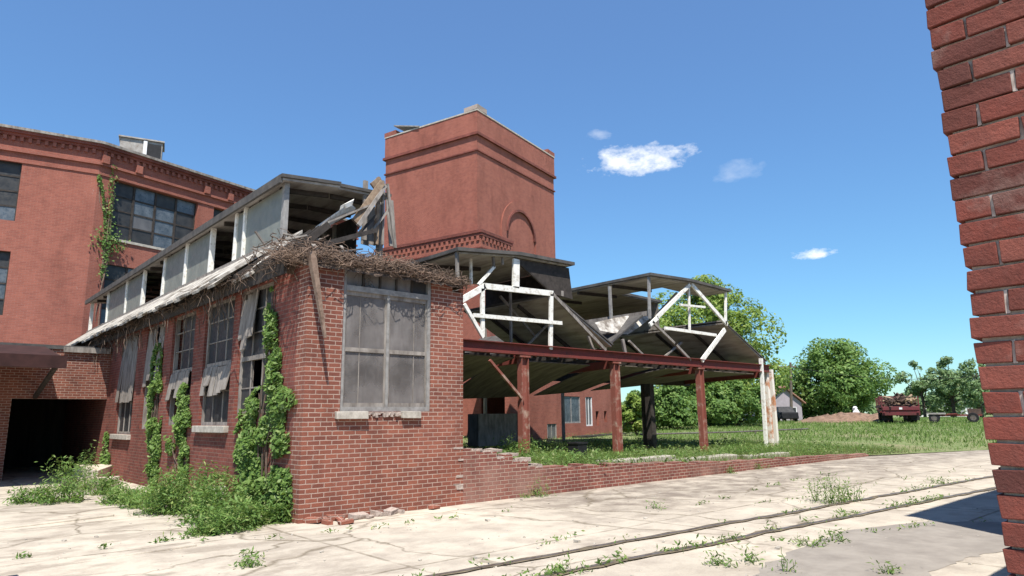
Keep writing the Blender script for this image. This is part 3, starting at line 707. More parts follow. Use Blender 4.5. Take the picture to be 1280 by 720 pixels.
# truss of the second bay
member((862, 356), (821, 397), .14); member((864, 355), (909, 406), .15); member((906, 412), (877, 451), .17, Y=YT-.06)
member((831, 410), (895, 419), .11, Y=YT-.03); member((861, 360), (862, 414), .07, 'white_paint', YT+.1); member((850, 381), (881, 384), .08)
member((822, 397), (812, 406), .14); member((815, 402), (845, 431), .09, 'old_wood'); member((843, 429), (863, 450), .09, 'old_wood')
member((852, 428), (828, 448), .07, 'old_wood', YT+1); member((907, 364), (907, 406), .10, 'white_paint', name='clerestory_post')
member((811, 346), (812, 398), .10, 'frame_wood', name='clerestory_post'); member((762, 358), (764, 398), .12, 'frame_wood', YT+1.7, name='clerestory_post')
member((846, 366), (822, 392), .07, 'old_wood', YT+.4); member((778, 424), (783, 448), .12, 'old_wood', YT+.3); member((786, 426), (806, 446), .07, 'old_wood', YT+.3)
member((735, 420), (742, 438), .08, 'old_wood', YT+.2)
# monitor roofs
def monitor(xa, xm, xb, za, zm, zb, y0, y1, y1r):
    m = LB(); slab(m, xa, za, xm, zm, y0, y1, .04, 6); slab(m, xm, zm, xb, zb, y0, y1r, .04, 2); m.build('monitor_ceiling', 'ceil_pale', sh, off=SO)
    m = LB(); slab(m, xa-.12, za+.042, xm, zm+.042, y0-.12, y1+.05, .1); slab(m, xm, zm+.042, xb+.12, zb+.042, y0-.12, y1r+.05, .1); m.build('monitor_roof', 'tar', sh, off=SO)
monitor(11.05, 13.3, 15.5, 6.05, 6.28, 6.3, YT-.05, YB, YB)
monitor(19.72, 22.2, 24.95, 6.5, 6.6, 6.52, YT-.05, 24, 15.7)
m = LB(); slab(m, 22.2, 6.6, 24.95, 6.52, 17.8, 24, .04, 3); m.build('monitor_ceiling', 'ceiling', sh, off=SO)
m = LB(); slab(m, 22.2, 6.642, 25.05, 6.562, 17.75, 24.05, .1); m.build('monitor_roof', 'tar', sh, off=SO)
m = LB(); m.box(24.78, 24.81, 17.8, 24, 5.32, 6.51); m.build('clerestory_boarding', 'ceiling', sh, off=SO)
# boarded triangle at the front of the first monitor
m = LB(); T = [atY(*p, YT+.02) for p in ((645, 324), (711, 335), (716, 374), (693, 368))]
m.hexa([T[0], T[3], T[2], T[1]]+[t+np.array((0, .04, 0)) for t in (T[0], T[3], T[2], T[1])]); m.build('gable_boarding', 'dark_wood', sh, off=SO)
m = LB(); m.box(15.44, 15.48, YT+.08, YB, 5.4, 6.28); m.build('clerestory_boarding', 'dark_wood', sh, off=SO)
for X, z in ((11.05, 5.0), (15.2, 5.4), (19.72, 5.2), (24.75, 5.3)): m = LB(); m.beam((X, YT, z), (X, YB, z), .1, .17); m.build('clerestory_sill', 'old_wood', sh, off=SO)
# lower roofs falling to the valley and to the right eave
for xa, za, xb, zb, dy, ye_ in ((14.8, 5.28, 17.55, 3.86, .06, YB+.3), (17.65, 3.86, 19.72, 5.1, .35, 24), (24.75, 5.22, 27.85, 3.78, .05, 24)):
    m = LB(); slab(m, xa, za, xb, zb, YT+dy, ye_, .05); rf = m.build('lower_roof', 'ceil_pale', sh, off=SO)  # pale underside stands in for light leaking through the roof
    m = LB(); slab(m, xa-.05*(za > zb), za+.055, xb+.05*(za > zb), zb+.055, YT+dy-.04, ye_+.1, .05); c_ = m.build('roof_covering', 'tar', rf, off=SO)
# sagging boarded deck hung under the beams (what is left of the ceiling)
def rear_sag(X): return interp(X, [(8, 2.2), (14, 2.2), (17.6, 2.36), (23, 2.75), (27.3, 3.2)])
m = LB()
for xa, xb, y0 in ((8.3, 11, .2), (11, 13.3, .2), (13.6, 15.5, .9), (15.5, 17.4, .9), (17.8, 20.4, .5), (21.0, 24, .4), (24, 27.4, .4)):
    for k in range(4):
        t0, t1 = k/4, (k+1)/4; ya, yb = YT+y0+(YB-YT-y0)*t0, YT+y0+(YB-YT-y0)*t1
        f = lambda X, t: 3.29+(rear_sag(X)-3.29)*t**1.3
        m.hexa([(xa, ya, f(xa, t0)), (xb, ya, f(xb, t0)), (xb, yb, f(xb, t1)), (xa, yb, f(xa, t1)), (xa, ya, f(xa, t0)+.03), (xb, ya, f(xb, t0)+.03), (xb, yb, f(xb, t1)+.03), (xa, yb, f(xa, t1)+.03)])
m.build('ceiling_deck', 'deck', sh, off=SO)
m = LB()
for X in np.arange(11.4, 27.5, .9): m.beam((X, YT+.15, 3.40), (X, YB, 3.40), .05, .14)
m.build('joists', 'dark_wood', sh, off=SO)
# rear wall of the dock interior: boards coloured near-black for its unlit depth
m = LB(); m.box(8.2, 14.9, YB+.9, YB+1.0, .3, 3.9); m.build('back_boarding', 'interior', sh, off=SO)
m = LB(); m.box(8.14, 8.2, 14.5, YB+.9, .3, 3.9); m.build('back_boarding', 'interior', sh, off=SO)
m = LB()
for k in range(16):
    X = random.uniform(16.9, 18.5); zf = lambda X: 3.96+abs(X-17.6)*.56; a = (X, YT+random.uniform(.4, 2.4), zf(X)+random.uniform(0, .12)); X2 = X+random.uniform(-.9, .9); m.beam(a, (X2, a[1]+random.uniform(-.3, 1), zf(X2)+random.uniform(.02, .15)), random.uniform(.05, .16), .04)
m.build('valley_debris', 'old_wood', sh, off=SO)
m = MB(); pts = [(745, 405), (768, 399), (800, 394), (815, 396), (800, 408), (785, 418), (765, 416), (750, 413)]
PP = [atY(x, y, YT+.55+(415-y)*.02) for x, y in pts]; o0 = PP[0]
m.face([p-o0 for p in PP]); m.face([p-o0+np.array((0, .05, .05)) for p in PP][::-1])
for k in range(len(PP)): a, b = PP[k]-o0, PP[(k+1) % len(PP)]-o0; q = np.array((0, .05, .05)); m.face([a, a+q, b+q, b])
o = m.build('fallen_roof_sheet', 'roof_white'); o.location = o0; tag(o, 'pale fallen roof sheet lying in the valley between the two shed monitors', 'sheet')
# light patch box and black bin inside
m = MB(); m.box(-.9, .9, -.3, .3, 0, 1.1); 
o = m.build('storage_crate', 'old_wood', bevel=.02); o.location = (*atY(616, 520, 18.6)[:2], .62); tag(o, 'large grey crate standing in the dark shed interior', 'crate')
m = MB(); m.box(-.2, .2, -.2, .2, 0, .42); m.box(-.22, .22, -.22, .22, .42, .47); o = m.build('black_bin', 'black'); p = atY(722, 566, 14.0); o.location = (p[0], p[1], field_z(p[0], p[1])); tag(o, 'small black bin standing in the weeds under the shed beam', 'bin')

# ------------------------------------------------------------------ loading dock wall
dk = thing('dock_wall', 'low crumbling red brick dock wall running along the yard edge', 'wall', (XE, YW, 0))
w = LB(); hts = {}
def dock_top(u):
    X = XE+u; k = int(u/.213)
    if k not in hts:
        if X < 10: z = interp(X, [(8.1, 1.08), (8.7, 1.0), (9.2, .8), (9.9, .58)])+random.choice([0, 0, C, -C])
        else: z = wall_top(X)+.04+random.choice([0, 0, 0, -.03, .02])
        hts[k] = max(.05, z)
    return hts[k]
us = [0]+[round(x, 3) for x in np.arange(.213, 19.3, .213)]
zs = [-.12]+[round(x, 4) for x in np.arange(.0, 1.3, C/2)]
w.grid_wall((XE+.005, YW+.012, 0), (1, 0, 0), (0, -1, 0), us, zs, lambda u, z: z < dock_top(u), .3)
w.build('brickwork', 'brick_dock', dk, off=(XE, YW, 0))
m = LB(); 
for k in range(40):
    X = random.uniform(8.3, 10.2); z = dock_top(X-XE); m.box(X, X+random.uniform(.08, .22), YW+.02, YW+.25, z-.02, z+random.uniform(.02, .06), jit=.012)
m.build('loose_coping', 'mortar', dk, off=(XE, YW, 0))
for a, b, yy in ((13.3, 16.2, 11.5), (16.5, 19.6, 11.6), (20.4, 23.2, 11.7)):
    m = MB(); L = b-a; m.box(-L/2, L/2, -.2, .2, -.1, .12, jit=.02); o = m.build('concrete_kerb', 'stone', bevel=.02)
    X = (a+b)/2; o.location = (X, yy, field_z(X, yy)+.02)
    tag(o, {13.3: 'pale concrete kerb in the grass, nearest the brick workshop of three', 16.5: 'pale concrete kerb in the grass, middle one of three', 20.4: 'pale concrete kerb in the grass, farthest to the right of three'}[a], 'kerb')

# rubble at the foot of the front wall
def rubble(x, y, s, label, name='loose_brick', mat='brick', group='loose bricks at the foot of the wall'):
    m = MB(); m.box(-.105*s, .105*s, -.05*s, .05*s, 0, .062*s, jit=.012*s)
    o = m.build(name, mat, bevel=.006); o.location = (x, y, yard_z(x, y)); o.rotation_euler = (random.uniform(-.15, .15), random.uniform(-.15, .15), random.uniform(0, 3)); tag(o, label, 'brick', group)
for px, py in ((392, 654), (401, 652), (409, 655), (417, 650), (425, 652), (433, 655)):
    p = atZ(px, py); rubble(p[0], min(p[1], 10.38), random.uniform(.8, 1.3), 'loose red brick lying in the heap at the front wall foot near the corner')
for px, py in ((448, 649), (462, 648), (470, 645), (480, 645), (489, 643), (497, 641)):
    p = atZ(px, py); rubble(p[0], min(p[1], 10.36), random.uniform(.7, 1.5), 'pale mortar lump lying below the front window', 'mortar_lump', 'mortar', 'mortar lumps below the window')
p = atZ(548, 637); rubble(p[0], 10.33, 1.1, 'single brick lying at the front wall foot near its broken right end', group='lone brick')
# broken slabs heaved up at the far left
for k, (px, py, sx, sy, h, rz, lab) in enumerate(((112, 610, .55, .4, .2, .4, 'tilted pale concrete slab beside the side wall weeds'), (60, 652, 1.0, .3, .02, .2, 'low broken concrete slab edge at the far left of the yard'), (118, 598, .5, .4, .35, .9, 'upright pale rubble lump beside the dark opening'), (160, 690, .8, .3, .015, .1, 'flat cracked slab piece lying low in the left foreground'))):
    p = atZ(px, py); m = MB(); jj = .07 if h > .1 else .012
    m.hexa([(-sx, -sy*.8, -.1), (sx*.9, -sy, -.1), (sx, sy*.7, -.1), (-sx*.85, sy, -.1), (-sx, -sy*.8, h), (sx*.9, -sy, h+jj), (sx, sy*.7, h-jj), (-sx*.85, sy, h+jj)]); o = m.build('broken_slab', 'yard', bevel=.015); o.location = (p[0], p[1], 0); o.rotation_euler = (.12, -.1, rz) if h > .1 else (.012, -.01, rz); tag(o, lab, 'slab')
p = atX(272, 605, 4.5); m = MB(); m.box(-.1, .1, -.16, .16, 0, .42, jit=.04); o = m.build('stone_lump', 'stone', bevel=.03); o.location = (4.5, p[1], 0); tag(o, 'upright white stone lump standing in the weeds against the side wall', 'stone')

# ------------------------------------------------------------------ wing with the dark loading opening, and the tall block beyond the frame
wg = thing('loading_wing', 'low brick wing with a wide black loading opening left of the workshop', 'building', (0, 24.4, 0))
w = LB(); us = [-6, 2.45, XW-.004]; w.grid_wall((0, 24.4, 0), (1, 0, 0), (0, -1, 0), us, [-.1, 2.3, 3.78], lambda u, z: u < 2.45 or z > 2.3, .4); w.build('wall', 'brick', wg, off=(0, 24.4, 0))
m = LB(); m.box(-6, XW-.01, 24.35, 31.5, 3.785, 3.9); m.build('roof', 'tar', wg, off=(0, 24.4, 0))
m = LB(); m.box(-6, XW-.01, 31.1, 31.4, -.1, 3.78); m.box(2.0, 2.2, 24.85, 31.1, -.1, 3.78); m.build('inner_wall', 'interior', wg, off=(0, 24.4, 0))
m = LB(); m.box(XW-1.3, XW-.05, 24.28, 24.345, 3.7, 3.86); m.build('gutter', 'old_wood', wg, off=(0, 24.4, 0))
cp = thing('loading_canopy', 'dark sagging canopy shading the left half of the loading wing', 'canopy', (3.1, 24.4, 3.9))
m = LB(); m.hexa([(-6, 20.8, 3.12), (3.1, 20.8, 3.12), (3.1, 24.38, 3.72), (-6, 24.38, 3.72), (-6, 20.8, 3.24), (3.1, 20.8, 3.24), (3.1, 24.38, 3.84), (-6, 24.38, 3.84)]); m.build('deck', 'maroon_dark', cp, off=(3.1, 24.4, 3.9))
m = LB(); m.box(-6, 3.14, 20.72, 20.795, 2.98, 3.3, jit=.01); m.build('fascia', 'maroon_dark', cp, off=(3.1, 24.4, 3.9))
for X in (-5.5, 3.0): m = LB(); m.beam((X, 21.1, 3.1), (X, 24.39, 2.35), .1, .1); m.build('bracket', 'dark_wood', cp, off=(3.1, 24.4, 3.9))

# ------------------------------------------------------------------ factory on the left (three storeys, turned 15.8 degrees)
FC = (5.66, 34.6)
fa = thing('factory_building', 'three storey red brick factory with heavy cornice behind the workshop', 'building', (*FC, 0), R(15.8))
ZC = 14.25
# right-hand facade: local x along it, outward normal -y
w = MB(); us = [0, .74, 5.0, 5.9, 10.2, 11.1, 15.4, 16.3]
w.grid_wall((0, 0, 0), (1, 0, 0), (0, -1, 0), us, [-.1, 4.9, 12.75, ZC-.9], lambda u, z: z < 4.9 or z > 12.75 or not (.74 < u < 5.0 or 5.9 < u < 10.2 or 11.1 < u < 15.4), .5)
for a, b in ((.74, 5.0), (5.9, 10.2), (11.1, 15.4)):
    for z0, z1 in ((4.9, 6.0), (8.75, 10.0)): w.box(a, b, .16, .5, z0, z1)
ca, sa = math.cos(R(153.6)), math.sin(R(153.6))
us2 = [0, 2.85, 5.6, 7.3, 9.6, 12]
w.grid_wall((0, 0, 0), (ca, sa, 0), (-sa, ca, 0), us2, [-.1, 6.05, 8.8, 10.15, 12.85, ZC-.9], lambda u, z: not ((2.85 < u < 5.6 or 7.3 < u < 9.6) and (6.05 < z < 8.8 or 10.15 < z < 12.85)), .5)
w.box(.2, 16.2, .6, 9, ZC-1.2, ZC-.4)
w.build('wall', 'brick_tower', fa)
# cornice: frieze, corbels, crown, following both facades
nX, nY = -sa, ca
if nY*1 > 0: nX, nY = sa, -ca
def run(m, z0, z1, e):
    m.hexa([(0, -e, z0), (16.4, -e, z0), (16.4, .1, z0), (0, .1, z0), (0, -e, z1), (16.4, -e, z1), (16.4, .1, z1), (0, .1, z1)])
    P = lambda u, out: (ca*u+nX*out, sa*u+nY*out)
    q = [P(0, -.1), P(12, -.1), P(12, e), P(0, e)]
    q = [P(12, e), P(0, e), P(0, -.1), P(12, -.1)]
    m.hexa([(*p, z0) for p in q]+[(*p, z1) for p in q])
    # corner wedge
    m.hexa([(0, -e, z0+.001), (0, .1, z0+.001), (0, .1, z0+.001), (*P(0, e), z0+.001), (0, -e, z1-.001), (0, .1, z1-.001), (0, .1, z1-.001), (*P(0, e), z1-.001)])
m = MB(); run(m, ZC-.9, ZC-.32, .02); run(m, ZC-1.02, ZC-.9, .12); run(m, 12.78, 12.9, .05); m.build('frieze', 'brick_tower', fa)
m = MB(); run(m, ZC-.32, ZC-.2, .16); run(m, ZC-.2, ZC-.08, .28); m.build('cornice', 'brick_dark', fa)
m = MB(); run(m, ZC-.08, ZC+.04, .36); m.build('coping', 'old_wood', fa)
P = lambda u, out: (ca*u+nX*out, sa*u+nY*out)
for u in np.arange(.1, 12.5, .3): m = MB(); m.box(u, u+.13, -.135, .0, ZC-.52, ZC-.325); m.build('corbel', 'brick_tower', fa)
for u in np.arange(.2, 7, .3):
    q = [P(u+.13, .135), P(u, .135), P(u, 0), P(u+.13, 0)]; m = MB(); m.hexa([(*p, ZC-.52) for p in q]+[(*p, ZC-.325) for p in q]); m.build('corbel', 'brick_tower', fa)
for u in (.05, 1.6, 5.2, 6.6, 8.5): m = MB(); m.box(u, u+.3, -.2, -.02, ZC-.92, ZC-.53); m.build('bracket', 'brick_tower', fa)
m = MB(); m.hexa([(0, .1, ZC-.4), (16.2, .1, ZC-.4), (16.2, 9, ZC-.4), (-9, 7.5, ZC-.4), (0, .1, ZC-.3), (16.2, .1, ZC-.3), (16.2, 9, ZC-.3), (-9, 7.5, ZC-.3)]); m.build('roof', 'tar', fa)
def bigwin(a, b, z0, z1, dep, cols, rows, fn):
    m = MB(); fr = []
    def bx(u0, u1, d0, d1, q0, q1, mm): 
        p = [fn(u0, d0), fn(u1, d0), fn(u1, d1), fn(u0, d1)]; mm.hexa([(*x, q0) for x in p]+[(*x, q1) for x in p])
    for k in range(cols+1): u = a+(b-a)*k/cols; bx(max(a, u-.05), min(b, u+.05), dep, dep+.1, z0, z1, m)
    for k in range(rows+1):
        z = z0+(z1-z0)*k/rows
        for c in range(cols): bx(a+(b-a)*c/cols+.05, a+(b-a)*(c+1)/cols-.05, dep+.02, dep+.08, max(z0, z-.035), min(z1, z+.035), m)
    wd = m.build('window', 'dark_wood', fa)
    for c in range(cols):
        for r_ in range(rows):
            mm = MB(); bx(a+(b-a)*c/cols+.05, a+(b-a)*(c+1)/cols-.05, dep+.045, dep+.055, z0+(z1-z0)*r_/rows+.035, z0+(z1-z0)*(r_+1)/rows-.035, mm)
            mm.build('pane', random.choice(['glass_blue', 'glass_dark', 'glass_blue', 'glass_dark', 'glass_dark']) if random.random() > .05 else 'glass', wd)
    mm = MB(); bx(a, b, dep-.1, dep+.1, z0-.12, z0, mm); mm.build('sill', 'stone', wd)
fR = lambda u, d: (u, d)
for a, b in ((.74, 5.0), (5.9, 10.2), (11.1, 15.4)):
    bigwin(a, b, 10.0, 12.75, .2, 4, 4, fR); bigwin(a, b, 6.0, 8.75, .2, 4, 4, fR)
fL = lambda u, d: P(u, -d)
for a, b in ((2.85, 5.6), (7.3, 9.6)):
    bigwin(a, b, 10.15, 12.85, .15, 3, 4, fL); bigwin(a, b, 6.05, 8.8, .15, 3, 4, fL)
# rooftop ventilator box
p = atD(178, 192, 39); hz = atD(178, 178, 39)[2]-(ZC-.3); vt = thing('rooftop_housing', 'pale sheet metal housing with a dark square hole on the factory roof', 'roof housing', (p[0], p[1], ZC-.3), R(-15))
m = MB(); m.box(-1.1, 1.0, -.7, .7, 0, hz-.08, jit=.02); m.box(-1.2, 1.1, -.8, .8, hz-.08, hz); m.build('shell', 'galv', vt)
m = MB(); m.box(.25, .95, -.74, -.722, hz-1.2, hz-.25); m.build('opening', 'black', vt)  # flat black plate drawn for the darkness of the hole
m = MB(); m.box(.05, .24, -.77, -.722, .1, hz-.12); m.build('frame', 'white_siding', vt)
m = MB(); m.tube([(0, 0, 0), (.03, 0, 1.9)], .012, 5); o = m.build('roof_aerial', 'steel'); p = atD(147, 156, 36); o.location = (p[0], p[1], ZC-.3); tag(o, 'thin bare aerial rod rising from the factory roof', 'aerial')
# factory ivy
t = thing('climbing_ivy', 'sparse brownish ivy climbing the factory wall beside the big window', 'ivy', (*FC, 0), R(15.8))
B = []
for k in range(900):
    r = random.random()
    if r < .5: u = .62+random.gauss(0, .1); z = random.uniform(8, 13.4)
    elif r < .75: u = .75+random.gauss(0, .35); z = 9.7+random.gauss(0, .3)
    else:
        s = random.random(); u = -.05+.5*s; z = 12.6-1.6*s*s*1.3+random.gauss(0, .08)
    B.append((u, -.04-abs(random.gauss(0, .07)), z))
B = np.array(B); n = len(B); U, V = rand_axes(n, np.tile([[0, -1, .4]], (n, 1)), .055*(.5+rng.random(n)), .5, .8); quads('foliage', B, U, V, 'weed', t)
m = MB()
for k in range(5): m.tube(wiggle((.6+random.uniform(-.1, .1), -.03, 4), (.62+random.uniform(-.2, .2), -.03, random.uniform(11, 13.3)), 12, .06), .02, 5, cap=False)
m.tube(wiggle((.58, -.03, 10.5), (-.1, -.03, 12.7), 10, .06), .025, 5, cap=False); m.build('stems', 'vine', t)

# ------------------------------------------------------------------ brick tower
TC = (26.93, 33.25)
tw = thing('brick_tower', 'square red brick tower with banded parapet and blind arch', 'tower', (*TC, 0), R(15))
TW, TD, TZ = 10.4, 8.3, 22.0
m = MB(); us = [0, TW]; AC, AZ, AR = 5.3, 14.35, 1.95
m.box(0, TW, 0, TD, -.1, TZ)
m.box(-.06, TW+.06, -.06, TD+.06, 20.4, TZ-.001) 
m.build('wall', 'brick_tower', tw)
m = MB(); m.box(-.17, TW+.17, -.17, TD+.17, 20.28, 20.46); m.box(-.09, TW+.09, -.09, TD+.09, 19.15, 19.24); m.build('band', 'brick_dark', tw)
m = MB(); m.box(-.1, TW+.1, -.1, TD+.1, TZ, TZ+.1); m.build('coping', 'stone', tw)
for x, y in ((0, 0), (TW-.9, 0), (0, TD-.9)):
    m = MB(); m.box(x-.12, x+1.0, y-.12, y+1.0, TZ+.1, TZ+.42, jit=.03); m.build('corner_pier', 'brick_tower' if x or y else 'mortar', tw)
# arch: raised ring and recessed field
m = MB(); n = 20
for k in range(n):
    a0, a1 = math.pi*k/n, math.pi*(k+1)/n
    q = [(AC+r_*math.cos(a), AZ+r_*math.sin(a)) for r_, a in ((AR, a0), (AR+.62, a0), (AR+.62, a1), (AR, a1))]
    m.hexa([(x, -.11, z) for x, z in q]+[(x, .0, z) for x, z in q])
for sx in (-1, 1):
    xa, xb = sorted((AC+sx*AR, AC+sx*(AR+.62))); m.box(xa, xb, -.11, 0, 5, AZ)
m.build('arch_ring', 'brick_tower', tw)
m = MB()
for k in range(n):
    a0, a1 = math.pi*k/n, math.pi*(k+1)/n
    q = [(AC+r_*math.cos(a), AZ+r_*math.sin(a)) for r_, a in ((AR-.16, a0), (AR-.002, a0), (AR-.002, a1), (AR-.16, a1))]
    m.hexa([(x, -.16, z) for x, z in q]+[(x, 0, z) for x, z in q])
m.build('arch_label', 'brick_dark', tw)
m = MB(); m.box(-.42, 3.1, -.6, TD+.3, -.1, 13.1); m.build('lower_block', 'brick_tower', tw)
m = MB(); m.box(-.56, 3.25, -.74, TD+.4, 13.28, 13.48); m.box(-.5, 3.2, -.7, TD+.35, 13.1, 13.28); m.box(-.47, 3.15, -.66, TD+.35, 12.28, 12.36); m.build('cornice', 'brick_dark', tw)
for y in np.arange(-.5, TD, .42): m = MB(); m.box(-.5, -.42, y, y+.2, 12.78, 13.09); m.build('corbel', 'brick_tower', tw)
for x in np.arange(-.3, 3.0, .42): m = MB(); m.box(x, x+.2, -.68, -.6, 12.78, 13.09); m.build('corbel', 'brick_tower', tw)
m = MB(); m.beam((.6, 5.0, TZ+.1), (.6, 7.4, TZ+.75), 1.6, .08); m.build('roof_hatch', 'galv', tw)
for x, y, h in ((4.3, .8, .75), (4.9, 1.1, .5)):
    m = MB(); m.box(x, x+.45, y, y+.45, TZ+.1, TZ+.1+h); m.build('roof_vent', 'galv', tw)

# ------------------------------------------------------------------ low brick annex seen under the shed
AN = (29.0, 27.6); an = thing('brick_annex', 'low orange brick annex with bluish windows seen under the shed roof', 'building', (*AN, 0), R(15))
us = [-6, -2.27, -1.2, -.47, 1.75, 2.45, 3.35, 3.8, 4.25, 5.0, 5.4, 6.8]; zs = [-.1, .2, 1.0, 1.2, 1.9, 2.75, 4.2]
def isop(u, z): return (-2.27 < u < -1.2 and .2 < z < 1.2) or (-.47 < u < 1.75 and 1.2 < z < 2.75) or (2.45 < u < 3.35 and 1.0 < z < 2.75) or (3.8 < u < 4.25 and 1.0 < z < 1.9) or (5.0 < u < 5.4 and 1.2 < z < 1.9)
w = MB(); w.grid_wall((0, 0, 0), (1, 0, 0), (0, -1, 0), us, zs, lambda u, z: not isop(u, z), .3); w.box(6.5, 6.799, .3, 5, -.1, 4.19); w.build('wall', 'brick_tower', an)
m = MB(); m.box(-6.1, 6.9, -.1, 5.2, 4.2, 4.32); m.build('roof', 'tar', an)
for a, b, z0, z1, g in ((-2.27, -1.2, .2, 1.2, 'glass'), (-.47, 1.75, 1.2, 2.75, 'glass_blue'), (2.45, 3.35, 1.0, 2.75, 'glass')):
    m = MB(); m.box(a, a+.09, .02, .12, z0, z1); m.box(b-.09, b, .02, .12, z0, z1); m.box(a+.09, b-.09, .02, .12, z0, z0+.08); m.box((a+b)/2-.03, (a+b)/2+.03, .03, .11, z0+.08, z1)
    wd = m.build('window', 'white_siding' if g == 'glass' and a > 0 else 'frame_wood', an); m = MB(); m.box(a+.09, b-.09, .06, .07, z0+.08, z1); m.build('pane', g, wd)
for a, b, z0, z1 in ((3.8, 4.25, 1.0, 1.9), (5.0, 5.4, 1.2, 1.9)): m = MB(); m.box(a, b, .2, .22, z0, z1); m.build('slot_backing', 'interior', an)
m = MB(); m.box(-4.2, 4.2, -.5, .5, -.2, .5); o = m.build('loading_step', 'interior', bevel=.02); h = R(15); o.location = (AN[0]+4*math.cos(h)+.9*math.sin(h), AN[1]+4*math.sin(h)-.9*math.cos(h), .0); o.rotation_euler = (0, 0, h); tag(o, 'long low dark step in front of the orange brick annex', 'step')
a = atD(800, 543, 34); b = atD(1010, 536, 40); m = MB(); m.tube([tuple(p-a) for p in (a, a+(b-a)*.5+np.array((0, 0, -.04)), b)], .045, 6)
for t in (.05, .35, .65, .95): p = a+(b-a)*t-a; m.tube([tuple(p), (p[0], p[1], p[2]-.9)], .04, 5)
o = m.build('pipe_rail', 'steel'); o.location = a; tag(o, 'long thin pipe rail running through the grass behind the shed', 'rail')

# ------------------------------------------------------------------ trees
def tree(name, label, px, py_top, py_base, wpx, D, leafm, n, leaf, lean=0, clumps=16, base_frac=.18, trunk_r=.25, group=None, wide_low=False, hollow=.25, gx=None):
    b = atD(px, py_base, D); z0 = field_z(b[0], b[1]) if b[0] > 8 else 0
    top = atD(px, py_top, D)[2]; H = top-z0; W = wpx*D/FPX
    t = thing(name, label, 'tree', (b[0], b[1], z0), 0, group)
    blobs = []
    for k in range(clumps):
        f = (k+.5)/clumps; zz = base_frac+(1-base_frac)*f
        prof = math.sin(math.pi*min(1, (.12+.88*f)**(.75 if wide_low else 1.0)*.93+.04))**.75
        a = k*2.399+random.uniform(-.4, .4); rr = prof*W/2*random.uniform(.3, .86)
        cr = max(.3, prof*.44)*W/2*random.uniform(.65, 1.1)
        zc = H*zz*.95; cr = min(cr, H-zc+.05*H) if zc+cr > H else cr
        blobs.append((rr*math.cos(a), rr*math.sin(a), min(zc, H-cr*.8), cr))
    blobs.append((0, 0, H*.55, W*.24))
    bw = np.array([q[3]**2 for q in blobs]); bw /= bw.sum(); B = np.array(blobs); ch = rng.choice(len(blobs), n, p=bw)
    d = unit(rng.normal(0, 1, (n, 3))); rad = (rng.random(n)**hollow)[:, None]
    Cn = B[ch, :3]+d*rad*B[ch, 3:4]*np.array([1, 1, .82])
    f = np.array([mnoise.noise((c[0]*.9, c[1]*.9, c[2]*1.1)) for c in Cn*(9/max(W, H))])
    keep = (f > -.17) & (Cn[:, 2] > .25); Cn = Cn[keep]; d = d[keep]; f = f[keep]; n = len(Cn)
    s = leaf*(.55+.8*rng.random(n)); U, V = rand_axes(n, d*.7+np.array([[-.1, -.2, .6]]), s, .55, .75)
    rv = np.clip(.5+.25*rng.normal(0, 1, n)+.6*f, 0, 1)
    quads('crown', Cn, U, V, leafm, t, rnd=rv)
    m = MB(); m.tube([(0, 0, -.3), (.05, .02, H*.2), (lean*.5, .05, H*.45), (lean, 0, H*.75)], [trunk_r*1.3, trunk_r, trunk_r*.7, trunk_r*.25], 8, cap=False)
    for q in blobs[:: max(1, len(blobs)//9)]: m.tube(wiggle((0, 0, min(H*.3, q[2]*.6)), q[:3], 6, .12), [trunk_r*.5, trunk_r*.4, trunk_r*.33, trunk_r*.25, trunk_r*.18, trunk_r*.1], 5, cap=False)
    m.build('trunk', 'bark', t, smooth=True)
    return t
tree('maple_tree', 'tall bright green tree rising behind the shed right monitor', 893, 338, 530, 180, 58, 'leaf', 52000, .15, clumps=44, base_frac=.12, trunk_r=.35)
tree('maple_tree', 'broad dark green tree standing alone behind the dirt mound', 1050, 420, 524, 136, 74, 'leaf_dark', 36000, .17, clumps=38, base_frac=.14, trunk_r=.3, wide_low=True)
tree('willow_tree', 'pale thin leaved tree above the right end of the trailer', 1194, 443, 525, 70, 88, 'leaf_pale', 9000, .17, clumps=13, base_frac=.22, trunk_r=.2, hollow=.5)
tree('willow_tree', 'pale thin leaved tree between the truck and the trailer', 1157, 447, 525, 52, 92, 'leaf_pale', 6000, .17, clumps=10, base_frac=.2, trunk_r=.18, hollow=.5)
tree('willow_tree', 'pale greyish tree half hidden behind the near brick pillar', 1228, 446, 525, 66, 84, 'leaf_pale', 8000, .17, clumps=12, base_frac=.15, trunk_r=.2, hollow=.5)
tree('bush_tree', 'low bushy tree right behind the loaded truck', 1134, 490, 524, 50, 96, 'leaf_pale', 3000, .26, clumps=9, base_frac=.05, trunk_r=.12, hollow=.5)
tree('bush_tree', 'low hazy bush behind the flatbed trailer', 1190, 478, 525, 100, 100, 'leaf_pale', 7000, .2, clumps=12, base_frac=.03, trunk_r=.12, hollow=.5)
tree('bush_tree', 'green bush beyond the annex end, nearest the brown shed column', 796, 492, 545, 44, 40, 'leaf', 5000, .12, clumps=10, base_frac=.05, trunk_r=.1)
tree('bush_tree', 'dark green bush under the shed between its two right columns', 838, 474, 545, 92, 48, 'leaf_dark', 14000, .13, clumps=14, base_frac=.05, trunk_r=.12)
tree('bush_tree', 'dark green bush seen under the shed beam left of the white posts', 922, 474, 540, 100, 52, 'leaf_dark', 14000, .13, clumps=14, base_frac=.05, trunk_r=.12)
tree('bush_tree', 'dark green bush filling the gap behind the third rusty column', 880, 482, 540, 100, 56, 'leaf_dark', 12000, .13, clumps=16, base_frac=.04, trunk_r=.12)
tree('bush_tree', 'green bush just behind the dark rear shed column', 800, 486, 540, 60, 52, 'leaf_dark', 8000, .13, clumps=12, base_frac=.04, trunk_r=.12)
